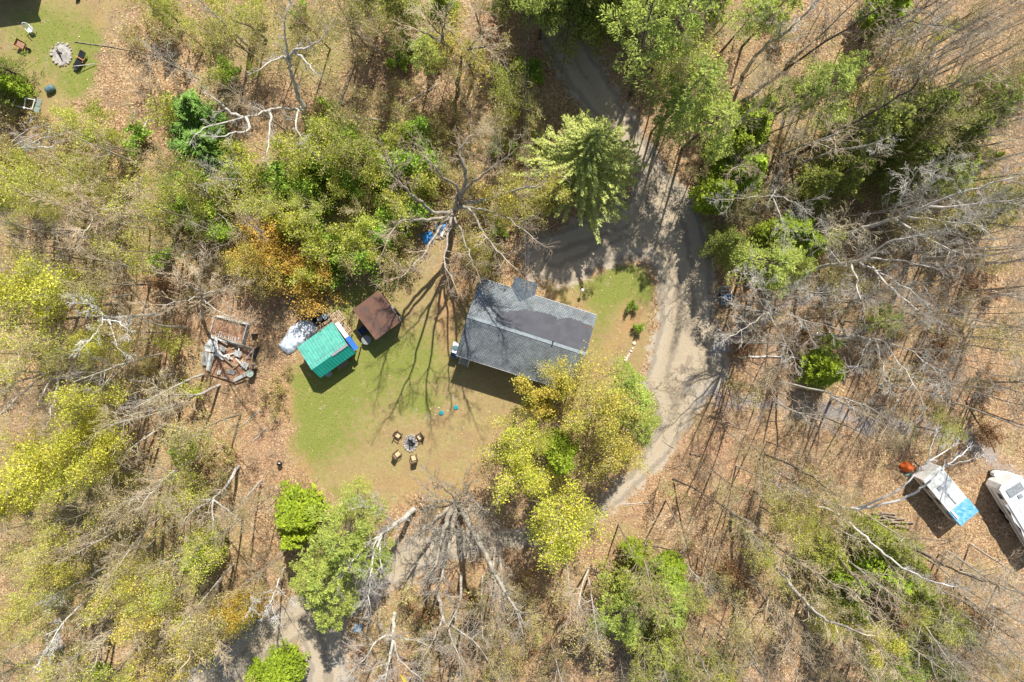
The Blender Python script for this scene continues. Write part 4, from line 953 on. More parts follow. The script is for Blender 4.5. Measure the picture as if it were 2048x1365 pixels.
# ================================================================== RIGHT SIDE: RACK, CAMPERS
o = thing('utility_trailer', 'small slatted metal utility trailer beside the road at the right', 'trailer', P(1450, 592, 0), math.radians(2))
for k in range(6): MB().box((0, -.8 + k * .32, .42), (1.0, .12, .03)).build('deck_slat', M['galv'], o)
for sx in (-1, 1): MB().box((sx * .5, 0, .45), (.05, 1.9, .12)).build('side_rail', M['white_dirty'] if sx > 0 else M['galv'], o)
MB().box((0, .95, .55), (1.05, .05, .35)).build('tailgate', M['white_dirty'], o)
for sx in (-1, 1): MB().tube((sx * .6 - .05, 0, .25), (sx * .6 + .05, 0, .25), .25, n=14).build('wheel', M['black'], o)
o = thing('barrel', 'bright blue plastic drum standing on the slatted utility trailer', 'barrel', P(1448, 595, 0) + Vector((-.0, 0, .44)))
MB().lathe((0, 0, 0), [(.22, 0), (.26, .08), (.27, .25), (.26, .42), (.2, .5), (.05, .51)], 14).build('body', M['blue'], o, smooth=True)
o = thing('storage_bin', 'low dark teal bin below the slatted utility trailer', 'bin', P(1446, 605, 0))
MB().box((0, 0, .15), (.7, .3, .3)).build('tub', M['barrel_blue'], o)

def camper1():
    h = 2.4; a0, a1, a2, a3 = [P(x, y, z) for x, y, z in ((1830, 955, .6), (1857, 924, .6), (1952, 1020, h), (1920, 1048, h))]
    c = (a0 + a1 + a2 + a3) / 4; rz = math.atan2(a2.y - a1.y, a2.x - a1.x); L = ((a2 - a1).length + (a3 - a0).length) / 4; Wd = ((a1 - a0).length + (a2 - a3).length) / 4 + .05
    o = thing('camper_trailer', 'older white camper with a pale blue tarp over its lower roof end', 'camper', (c.x, c.y, 0), rz)
    b = MB(); b.prism([(-L, -Wd), (L, -Wd), (L, Wd), (-L, Wd)], .45, h - .06); b.build('body', M['white_dirty'], o)
    s = MB()
    for sy in (-1, 1): s.box((0, sy * (Wd + .004), 1.35), (2 * L - .1, .012, .25))
    s.build('side_stripe', M['galv'], o)
    MB().box((0, 0, h - .03), (2 * L + .06, 2 * Wd + .06, .06)).build('roof', M['white'], o)
    MB().box((-L + .95, 0, h + .008), (1.9, 2 * Wd - .02, .014)).build('grimy_roof_skin', M['grime'], o)
    t = MB(); n = 12; vs = []; rg = random.Random(5)
    for i in range(n + 1):
        for j in range(n + 1):
            x = L - 1.75 + 1.85 * i / n; y = -Wd - .05 + (2 * Wd + .1) * j / n
            vs.append((x, y, h + .03 + rg.uniform(0, .035)))
    fs = [(i * (n + 1) + j, (i + 1) * (n + 1) + j, (i + 1) * (n + 1) + j + 1, i * (n + 1) + j + 1) for i in range(n) for j in range(n)]
    t.add(vs, fs); t.slab([(L - 1.75, -Wd - .06, h + .03), (L - 1.75, -Wd - .08, h + .03), (L + .1, -Wd - .08, h + .03), (L + .1, -Wd - .06, h + .03)], .45); t.slab([(L + .08, -Wd - .06, h + .03), (L + .1, -Wd - .06, h + .03), (L + .1, Wd + .06, h + .03), (L + .08, Wd + .06, h + .03)], .5)
    x = t.build('roof_tarp', M['pale_blue_tarp'], o)
    MB().box((.35, -.05, h + .05), (1.3, .16, .1)).build('roof_vent', M['grime'], o)
    MB().box((-1.3, -.35, h + .06), (.4, .4, .1)).build('roof_vent', M['galv'], o)
    MB().box((L - 1.2, -Wd + .2, h + .10), (1.0, .22, .05)).build('loose_board', M['white'], o)
    for x in (-1.9, .1, 2.0): 
        w = MB().box((x, -Wd - .012, 1.75), (.8, .02, .5)).build('window', M['window_dark'], o)
    for sy in (-1, 1): MB().tube((.3, sy * (Wd - .18), .33), (.3, sy * (Wd + .02), .33), .33, n=16).build('wheel', M['black'], o)
    MB().beam((-L, 0, .5), (-L - .9, 0, .45), .12, .1).build('hitch', M['dark_metal'], o)
camper1()
def camper2():
    h = 2.6; a0, a1 = P(1969, 964, .6), P(2011, 940, .6); rz = math.radians(-57)
    d = Vector((math.cos(rz), math.sin(rz), 0)); nrm = Vector((math.sin(rz), -math.cos(rz), 0))
    rz = math.atan2(*reversed(list((P(2050, 1096, .6) - a0)[:2]))); L = 4.3; Wd = 1.22
    d = Vector((math.cos(rz), math.sin(rz), 0)); lft = Vector((-math.sin(rz), math.cos(rz), 0))
    c = a0 + d * L + lft * Wd
    o = thing('camper_trailer', 'long white camper with side windows, cut off by the right edge', 'camper', (c.x, c.y, 0), rz)
    b = MB(); b.prism([(-L + .3, -Wd), (L, -Wd), (L, Wd), (-L + .3, Wd), (-L, Wd - .45), (-L, -Wd + .45)], .5, h - .1); b.build('body', M['white_dirty'], o)
    r = MB(); r.prism([(-L + .25, -Wd - .04), (L + .05, -Wd - .04), (L + .05, Wd + .04), (-L + .25, Wd + .04), (-L - .05, Wd - .42), (-L - .05, -Wd + .42)], h - .1, h - .04); r.build('roof', M['white'], o)
    MB().box((-3.2, 0, h + .0), (.9, 1.6, .07)).build('front_cap', M['galv'], o)
    MB().box((-.4, .1, h + .08), (.7, .75, .28)).build('air_conditioner', M['white_dirty'], o)
    for y in (-.6, .6): MB().box((0, y, h - .03), (2 * L - .8, .03, .015)).build('roof_seam', M['galv'], o)
    for x, y in ((-2.4, .1), (1.2, 0)): MB().box((x, y, h + .01), (.42, .42, .1)).build('roof_vent', M['galv'], o)
    for x, ww in ((-3.0, .7), (-1.3, 1.2), (.9, 1.2), (2.9, .9)):
        w = MB().box((x, -Wd - .01, 1.95), (ww, .03, .62)).build('window', M['galv'], o)
        MB().box((x, -Wd - .03, 1.95), (ww - .12, .02, .5)).build('pane', M['window_dark'], w)
    aw = MB().slab([(-2.3, -Wd - .02, 2.55), (3.6, -Wd - .02, 2.55), (3.6, -Wd - .3, 2.35), (2.6, -Wd - .18, 2.38), (1.6, -Wd - .34, 2.35), (.6, -Wd - .18, 2.38), (-.4, -Wd - .34, 2.35), (-1.4, -Wd - .18, 2.38), (-2.3, -Wd - .3, 2.35)][::-1], .02).build('awning', M['white_dirty'], o)
    MB().box((.2, -Wd - .006, .95), (2 * L - 1, .014, .2)).build('side_stripe', M['galv'], o)
    for x in (-.45, .45):
        for sy in (-1, 1): MB().tube((x, sy * (Wd - .2), .35), (x, sy * (Wd + .02), .35), .35, n=16).build('wheel', M['black'], o)
    return c, rz
camper2()
o = thing('gas_bottle_cover', 'small white gas bottle cover in front of the long white camper', 'cover', P(1983.5, 944, 0), .3)
MB().lathe((0, 0, .3), [(.3, 0), (.33, .1), (.3, .6), (.15, .68)], 10).build('shell', M['white'], o).scale = (1.4, .9, 1)
MB().box((0, 0, .15), (.7, .4, .3)).build('base', M['dark_metal'], o)
# firewood and fallen logs
def log(name, label, a, b, r, m='log', z=None, group='fallen logs'):
    z = r if z is None else z; A = P(*a, 0); B = P(*b, 0); c = (A + B) / 2; h = (B - A) / 2
    rg = random.Random(int(a[0] * 7 + a[1])); mb = MB(); n = 5; pv = -h; 
    for i in range(n):
        nx = -h + (B - A) * ((i + 1) / n) + (Vector((rg.gauss(0, .05), rg.gauss(0, .05), 0)) if i < n - 1 else Vector())
        mb.tube(pv + Vector((0, 0, z)), nx + Vector((0, 0, z)), r * (1 - .5 * i / n), r * (1 - .5 * (i + 1) / n), 8); pv = nx
    o = mb.build(name, M[m], None, c); return tag(o, label, 'log', group)
fw = [((1718, 1031), (1758, 1036)), ((1730, 1038), (1790, 1030)), ((1745, 1027), (1795, 1036)), ((1750, 1042), (1812, 1038)), ((1765, 1034), (1800, 1048)), ((1775, 1045), (1830, 1046)), ((1790, 1050), (1822, 1058)), ((1762, 1026), (1794, 1029))]
o = thing('woodpile', 'loose pile of cut branches and split logs below the white camper', 'woodpile', P(1775, 1040, 0))
for k, (a, b) in enumerate(fw):
    MB().tube(lcl(P(1775, 1040, 0), *a, .1 + .04 * k), lcl(P(1775, 1040, 0), *b, .1 + .03 * k), .09, .07, 8).build('split_log', M['log'], o)
FL = [((1611, 703), (1676, 715), .13, 'birch', 'thick white birch log lying above the green juniper at the right'), ((1495, 713), (1597, 715), .10, 'birch', 'long white birch log left of the juniper at the right'), ((1693, 734), (1731, 732), .11, 'birch', 'short white birch log right of the juniper at the right'),
      ((680, 205), (714, 123), .16, 'bark_dark', 'dark fallen trunk leaning up and right in the top woods'), ((680, 212), (748, 171), .13, 'bark_dark', 'dark fallen trunk just below the steeper one in the top woods'), ((650, 229), (770, 243), .12, 'bark_pale', 'pale barkless log above the green thicket'), ((793, 219), (878, 167), .06, 'birch', 'thin white fallen pole right of the pale barkless log'),
      ((297, 239), (243, 335), .07, 'birch', 'thin pale fallen trunk left of the dark green spruce'), ((270, 219), (276, 290), .05, 'bark_pale', 'short pale pole beside the thin fallen trunk left of the spruce'), ((1486, 1042), (1450, 1031), .06, 'log', 'short branch lying between the bare trunks lower right'), ((1380, 905), (1402, 912), .1, 'log', 'broken log lying right of the lower road bend'), ((1845, 1075), (1905, 1082), .07, 'log', 'weathered branch lying below the campers'),
      ((1861, 785), (2048, 850), .09, 'rust_leaf', 'long reddish fallen conifer trunk near the right edge'), ((1930, 800), (1990, 905), .06, 'bark_dark', 'thin dark fallen trunk crossing below the reddish one'), ((1182, 1130), (1200, 1160), .09, 'log', 'short dark log left of the green conifer clump at the bottom'), ((1290, 1090), (1345, 1100), .06, 'bark_dark', 'one of the dark thin logs above the conifer clump at the bottom'), ((1282, 1080), (1340, 1118), .05, 'log', 'slanting thin log above the conifer clump at the bottom'),
      ((1246, 1009), (1305, 1004), .04, 'bark_pale', 'thin pale fallen branch right of the lower road'), ((150, 84), (330, 112), .05, 'log', 'long thin fallen branch right of the top left yard'), ((520, 820), (470, 860), .06, 'bark_pale', 'pale fallen branch at the left edge of the lawn'), ((533, 855), (505, 885), .06, 'bark_pale', 'second pale branch just below at the left edge of the lawn'), ((1420, 1250), (1540, 1365), .06, 'log', 'thin fallen trunk slanting down at the bottom right'), ((20, 405), (60, 560), .05, 'log', 'thin branch lying in the left woods'), ((640, 705), (560, 700), .01, 'log', '')]
for a, b, r_, m_, lb in FL[:-1]: log('fallen_log', lb, a, b, r_, m_)
# blue-grey panel, yellow sheets, post at lawn edge
o = MB().slab([lcl(P(712, 1255, 0), *p) for p in ((704, 1262, .3), (710, 1246, .45), (727, 1251, .45), (720, 1266, .3))][::-1], .05).build('roofing_sheet', M['panel_blue'], None, P(712, 1255, 0)); tag(o, 'pale blue-grey sheet lying in the trees near the bottom edge', 'sheet')
o = MB().slab([lcl(P(806, 1357, 0), *p) for p in ((799, 1349, .25), (812, 1358, .3), (818, 1367, .25), (808, 1368, .2))], .06).build('plastic_sheet', M['yellow'], None, P(806, 1357, 0)); tag(o, 'yellow plastic sheet at the bottom edge', 'sheet')
o = MB().slab([lcl(P(851, 1220, 0), *p) for p in ((848, 1208, .3), (850, 1207, .3), (855, 1232, .3), (852, 1232, .3))], .04).build('marker_ribbon', M['yellow'], None, P(851, 1220, 0)); tag(o, 'thin yellow ribbon strip among the broken trees at the bottom', 'ribbon')
o = thing('charcoal_grill', 'small kettle grill on legs at the left end of the lawn', 'grill', P(563, 925, 0))
for k in range(3): MB().tube((0, 0, .5), (.25 * math.cos(k * 2.1), .25 * math.sin(k * 2.1), 0), .02, n=6).build('leg', M['dark_metal'], o)
MB().lathe((0, 0, .45), [(.1, 0), (.24, .1), (.27, .2), (.2, .32), (.05, .37)], 14).build('bowl', M['black'], o, smooth=True)
MB().box((.05, .12, .84), (.2, .08, .04)).build('handle', M['white'], o)
o = MB().box((0, 0, .2), (.35, .2, .4), .4).build('concrete_block', M['char'], None, P(157, -1, 0)); tag(o, 'dark block at the top edge of the top left lawn', 'block')
# service wires
o = thing('power_line', 'three thin service wires running over the shaded road at the top', 'wires', P(1085, 100, 0))
wb = P(1085, 100, 0)
for k in range(3):
    w = MB(); pv = None
    for i in range(13):
        t = i / 12; a = P(1045 + 6 * k, -30, 7.5); b_ = P(1052 + 3 * k, 600, 4.2); q = a.lerp(b_, t); q.z -= 1.2 * math.sin(math.pi * t); q -= wb
        if pv is not None: w.tube(pv, q, .008, n=4, cap=False)
        pv = q
    w.build('wire', M['wire'], o)

# ================================================================== HERO TREES (traced limbs: photo px, py, height)
HERO = []
def T(*a, **k): HERO.append(traced(*a, **k)); return HERO[-1]
T('bare_tree', 'huge spreading bare tree with forked grey limbs, between the blue tarpaulin and the house', [
    (.38, .26, [(905, 452, 0), (907, 440, 3), (911, 418, 6)]),
    (.20, .06, [(911, 418, 5.5), (922, 396, 8), (930, 360, 11), (925, 325, 13.5), (918, 300, 15), (943, 273, 16)]),
    (.16, .04, [(911, 418, 6), (933, 376, 9), (970, 349, 12), (1022, 308, 15)]),
    (.19, .05, [(911, 418, 6), (932, 406, 8), (970, 400, 10.5), (1008, 386, 13), (1046, 376, 15), (1075, 372, 16)]),
    (.19, .05, [(911, 420, 5), (871, 427, 7), (841, 403, 9.5), (817, 386, 12), (793, 355, 14), (772, 318, 15.5)]),
    (.15, .05, [(911, 418, 6.5), (916, 376, 9), (885, 355, 12), (868, 335, 14), (850, 315, 15.5)]),
    (.16, .05, [(911, 420, 6), (926, 412, 8), (947, 427, 10), (962, 455, 12.5), (985, 490, 14.5), (1020, 528, 16)]),
    (.17, .05, [(905, 430, 5), (870, 438, 7), (835, 441, 9), (800, 445, 11.5), (775, 480, 14)]),
    (.14, .05, [(908, 425, 6), (900, 455, 8.5), (893, 490, 11), (888, 525, 13.5), (905, 560, 15)]),
    (.15, .05, [(908, 425, 5.5), (880, 455, 8), (858, 490, 11), (835, 525, 13), (800, 555, 15)]),
    (.12, .04, [(912, 418, 7), (945, 415, 9), (985, 425, 11), (1020, 440, 13), (1060, 470, 14)]),
    (.12, .04, [(905, 425, 6), (925, 470, 9), (940, 510, 12), (955, 545, 14)]),
], 'bark_mid', 'twig', dens=1.9, tl=2.6, seed=2, minf=.5)
T('broken_tree', 'big broken-topped tree with splayed grey stems at the foot of the lawn', [
    (.42, .13, [(914, 1008, 0), (926, 1022, 3), (945, 1058, 6), (964, 1094, 9), (980, 1125, 11), (1015, 1192, 14)]),
    (.34, .10, [(908, 1006, 0), (898, 1030, 4), (885, 1072, 8), (871, 1131, 12)]),
    (.27, .08, [(906, 1008, 0), (885, 1028, 3), (851, 1053, 6), (826, 1076, 9)]),
    (.26, .08, [(912, 1006, 0), (905, 1060, 5), (896, 1100, 9), (880, 1165, 13)]),
    (.15, .05, [(916, 1004, 1), (945, 1004, 3), (962, 1015, 5), (972, 1022, 6)]),
    (.13, .05, [(912, 1004, 1), (895, 1003, 2.5), (872, 1004, 4)]),
    (.10, .04, [(910, 1004, 1), (897, 985, 2.5), (878, 964, 4)]),
    (.10, .04, [(914, 1004, 1), (930, 990, 2), (937, 975, 3.5)]), (.08, .03, [(912, 1004, 1), (911, 985, 2.5)]),
    (.12, .05, [(918, 1006, 1), (945, 1020, 4), (957, 1045, 7)]),
], 'bark_mid', 'bark_mid', dens=2.5, tl=2.7, seed=3, minf=.35, rmin=.018)
T('broken_tree', 'thick pale leaning trunk fanning into grey branches, left of the broken-topped tree', [
    (.30, .18, [(827, 1020, .4), (800, 1042, 4), (765, 1066, 7.5)]), (.14, .04, [(765, 1066, 7.5), (748, 1110, 10), (740, 1160, 12.5), (738, 1200, 14)]),
    (.12, .04, [(765, 1066, 7.5), (735, 1090, 9), (700, 1130, 10.5)]), (.11, .04, [(762, 1068, 7.5), (760, 1110, 9.5), (768, 1150, 12)]), (.09, .03, [(790, 1050, 5), (765, 1025, 7), (745, 1010, 9)])],
  'bark_pale', 'bark_grey', dens=3.4, tl=2.4, seed=4, minf=.35)
T('bare_tree', 'slim grey tree fanning downward below the broken-topped tree', [(.2, .14, [(878, 1188, 0), (882, 1215, 3), (887, 1240, 5.5)]), (.12, .04, [(887, 1240, 5.5), (902, 1275, 8), (920, 1318, 11)]), (.11, .03, [(885, 1235, 5), (868, 1275, 8), (850, 1310, 11)]), (.1, .03, [(887, 1240, 5), (945, 1280, 8), (975, 1320, 10)])], 'bark_grey', 'twig', dens=2, tl=2.1, seed=5)
T('bare_tree', 'whitish forked bare tree by the bottom edge, right of the pale sheet', [(.22, .18, [(789, 1227, 0), (787, 1250, 2.5), (785, 1275, 4.5)]), (.16, .06, [(785, 1275, 4.5), (778, 1320, 8), (770, 1370, 12)]), (.12, .04, [(785, 1272, 4.3), (757, 1280, 6), (735, 1310, 8), (700, 1350, 11)]), (.1, .03, [(788, 1280, 5), (800, 1320, 8), (845, 1360, 11)]), (.09, .03, [(787, 1270, 4), (830, 1280, 6), (870, 1300, 8)])], 'bark_grey', 'bark_grey', dens=3.0, tl=2.5, seed=6)
T('birch_tree', 'white birch bowing over the camper, upper of the two curved stems', [(.15, .05, [(1652, 1003, 0), (1680, 1013, 3), (1710, 1017, 5), (1755, 1001, 8), (1802, 974, 10), (1830, 948, 11), (1854, 924, 12), (1895, 900, 12.5)]), (.05, .02, [(1854, 926, 12), (1862, 895, 12.5), (1868, 878, 12.5)]), (.045, .02, [(1850, 930, 12), (1872, 905, 13)])], 'birch', 'birch', dens=.35, tl=1.1, seed=7, minf=.82, group='curved white birches over the camper')
T('birch_tree', 'white birch bowing over the camper, lower of the two curved stems', [(.15, .05, [(1652, 1006, 0), (1682, 1017, 3), (1715, 1018, 5.5), (1768, 1008, 8), (1826, 988, 10), (1857, 967, 11.5), (1885, 940, 12.5), (1910, 920, 13), (1928, 906, 13)]), (.05, .02, [(1885, 940, 12.5), (1897, 918, 13)]), (.045, .02, [(1895, 932, 12.5), (1925, 925, 13.5), (1945, 918, 13.5)])], 'birch', 'birch', dens=.35, tl=1.1, seed=8, minf=.82, group='curved white birches over the camper')
T('birch_tree', 'long straight white birch stem slanting to the lower right below the camper', [(.14, .05, [(1632, 1012, 0), (1676, 1029, 3), (1724, 1066, 6.5), (1758, 1101, 9), (1806, 1135, 12), (1861, 1162, 14.5), (1908, 1174, 16)])], 'birch', 'bark_pale', dens=1.6, tl=1.5, seed=9, minf=.6)
SL = [('mottled grey', [(1461, 1025, 0), (1512, 1053, 4), (1553, 1094, 7), (1594, 1121, 9.5), (1656, 1162, 13), (1717, 1196, 16)], .17), ('thick pale-flecked', [(1488, 1066, 0), (1539, 1118, 5), (1580, 1169, 9), (1615, 1210, 12), (1656, 1241, 14), (1724, 1268, 17)], .2),
      ('slim grey', [(1498, 1152, 0), (1533, 1203, 5), (1553, 1251, 9), (1574, 1295, 12), (1594, 1355, 15)], .13), ('dark slim', [(1755, 1058, 0), (1844, 1107, 6), (1922, 1145, 11), (1997, 1172, 14)], .16), ('light grey', [(1604, 1063, 0), (1673, 1111, 6), (1714, 1162, 11), (1740, 1200, 13)], .14),
      ('thin brown', [(1529, 909, 0), (1604, 943, 6), (1673, 991, 12)], .12), ('silver-barked', [(1362, 1256, 0), (1396, 1309, 6), (1420, 1360, 11)], .15), ('thin silver', [(1416, 1316, 0), (1475, 1345, 6), (1520, 1375, 10)], .12), ('tall thin grey', [(1920, 1200, 0), (1975, 1240, 6), (2040, 1290, 12)], .12), ('dark leaning', [(1845, 1230, 0), (1905, 1290, 6), (1960, 1345, 11)], .12), ('grey forked', [(1640, 1180, 0), (1700, 1240, 6), (1760, 1300, 11), (1800, 1350, 14)], .13),
      ('thin straight', [(1345, 958, 0), (1400, 985, 4), (1470, 1030, 8), (1540, 1075, 12)], .1)]
for k, (lk, pts, r) in enumerate(SL):
    T('bare_tree', '', [(r, r * .3, pts)], 'bark_grey' if 'pale' in lk or 'silver' in lk else 'bark' if 'grey' in lk else 'bark_dark', 'twig', dens=2.0, tl=2.0, seed=20 + k, minf=.45, group='slanting bare trunks of the lower right wood')
    PLANTS.append([HERO[-1], 'x:' + lk + ' bare trunk', *pts[len(pts) // 2][:2], None])
RT = [('broad bare', [(1591, 549, 0), (1656, 532, 4.5), (1707, 523, 8), (1741, 511, 10)], .22, [[(1707, 523, 8), (1760, 545, 10), (1830, 590, 13)], [(1720, 519, 8.5), (1790, 520, 11), (1860, 535, 14)], [(1700, 524, 7.5), (1712, 560, 10), (1722, 600, 13)], [(1680, 528, 6), (1660, 500, 8), (1650, 470, 10)], [(1735, 512, 9), (1790, 480, 12), (1850, 470, 14)], [(1745, 535, 9.5), (1785, 580, 12), (1835, 620, 14)]]),
      ('massive fanning silver-grey', [(1640, 478, 0), (1690, 468, 3.5), (1758, 448, 7), (1810, 432, 9)], .26, [[(1810, 432, 9), (1880, 400, 12), (1960, 375, 15), (2040, 350, 17)], [(1800, 434, 8.5), (1870, 440, 12), (1950, 450, 15)], [(1790, 438, 8.5), (1840, 470, 11), (1900, 500, 14)], [(1780, 442, 8), (1800, 400, 10), (1830, 350, 13)], [(1830, 425, 9.5), (1860, 370, 12), (1890, 330, 15)], [(1850, 415, 10), (1940, 410, 13), (2030, 400, 16)]]),
      ('wide bare', [(1615, 669, 0), (1665, 673, 3), (1717, 674, 5.5), (1775, 686, 9)], .17, [[(1775, 686, 9), (1825, 705, 11), (1870, 740, 14)], [(1760, 682, 8), (1800, 660, 10), (1840, 640, 13)], [(1750, 680, 8), (1765, 730, 10), (1780, 770, 12)], [(1770, 686, 9), (1810, 740, 12), (1840, 790, 14)], [(1740, 678, 7), (1725, 710, 9), (1710, 735, 11)]]),
      ('star-shaped bare', [(1500, 632, 0), (1520, 628, 4), (1536, 624, 7)], .16, [[(1536, 624, 7), (1505, 618, 8), (1488, 612, 9)], [(1536, 624, 7), (1500, 650, 9), (1465, 672, 11)], [(1536, 624, 7), (1590, 635, 9.5), (1665, 655, 12.5)], [(1536, 624, 7), (1580, 600, 9), (1650, 590, 12)], [(1536, 624, 7), (1560, 665, 9), (1580, 700, 12)], [(1536, 624, 7), (1525, 580, 9), (1510, 545, 12)], [(1536, 624, 7), (1512, 590, 9), (1500, 565, 10)]]),
      ('slim bare', [(1553, 763, 0), (1638, 783, 6), (1690, 798, 9.5), (1740, 815, 12)], .12, []), ('slender bare', [(1550, 598, 0), (1608, 587, 5), (1660, 585, 9)], .13, []),
      ('grey forked bare', [(1485, 150, 0), (1526, 96, 5), (1580, 58, 9), (1638, 0, 13)], .2, [[(1560, 70, 8), (1560, 40, 9), (1550, 10, 11)]]), ('long dark-stemmed bare', [(1495, 198, 0), (1570, 140, 5), (1645, 89, 10), (1741, 27, 15)], .15, []),
      ('silvery V-forked bare', [(1707, 159, 0), (1741, 130, 3.5), (1779, 82, 7), (1800, 50, 9)], .2, [[(1715, 150, 1), (1765, 150, 4.5), (1826, 135, 8), (1900, 110, 12)], [(1800, 50, 9), (1850, 20, 12)], [(1779, 82, 7), (1840, 70, 11)]]),
      ('dark slanting bare', [(1720, 82, 0), (1792, 41, 6), (1861, 10, 11)], .18, [[(1792, 41, 6), (1870, 50, 10), (1930, 60, 13)]]), ('bluish slanting bare', [(1929, 263, 0), (1985, 245, 5), (2050, 225, 10)], .13, []), ('small fanning bare', [(1565, 345, 0), (1558, 368, 3.5), (1545, 392, 6)], .13, [[(1545, 392, 6), (1500, 395, 8), (1450, 400, 10)], [(1545, 392, 6), (1560, 430, 8), (1570, 470, 11)], [(1545, 390, 6), (1590, 405, 8), (1620, 430, 10)], [(1560, 350, 4), (1570, 300, 6), (1575, 262, 8)]]),
      ('tall straight-stemmed dark', [(1580, 316, 0), (1642, 280, 4), (1690, 253, 7.5), (1758, 219, 11), (1832, 168, 15)], .19, []), ('grey thin', [(1584, 337, 0), (1656, 308, 5), (1751, 287, 10), (1765, 280, 11)], .13, []), ('straight dark', [(1536, 232, 0), (1601, 198, 5), (1655, 170, 9)], .16, []),
      ('horizontal-looking thin', [(1945, 640, 0), (2000, 648, 4), (2060, 655, 8)], .09, []), ('thin pole-like', [(1930, 690, 0), (2000, 700, 5), (2060, 708, 9)], .09, []), ('thin straight grey', [(1955, 745, 0), (2010, 752, 4), (2060, 760, 8)], .1, []), ('pale thin', [(1955, 590, 0), (2010, 585, 4), (2060, 580, 7)], .09, [])]
for k, (lk, pts, r, br) in enumerate(RT):
    m_ = 'bark_dark' if 'dark' in lk else 'bark_grey'
    T('bare_tree', '', [(r, r * .35, pts)] + [(r * .5, r * .16, b) for b in br], m_, m_ if 'dark' in lk else 'bark_grey', dens=1.9 if br else 2.1, tl=2.3, seed=50 + k, minf=.25 if br else .5, group='bare trees of the right-hand wood')
    PLANTS.append([HERO[-1], 'x:' + lk + ' tree', *pts[len(pts) // 2][:2], None])
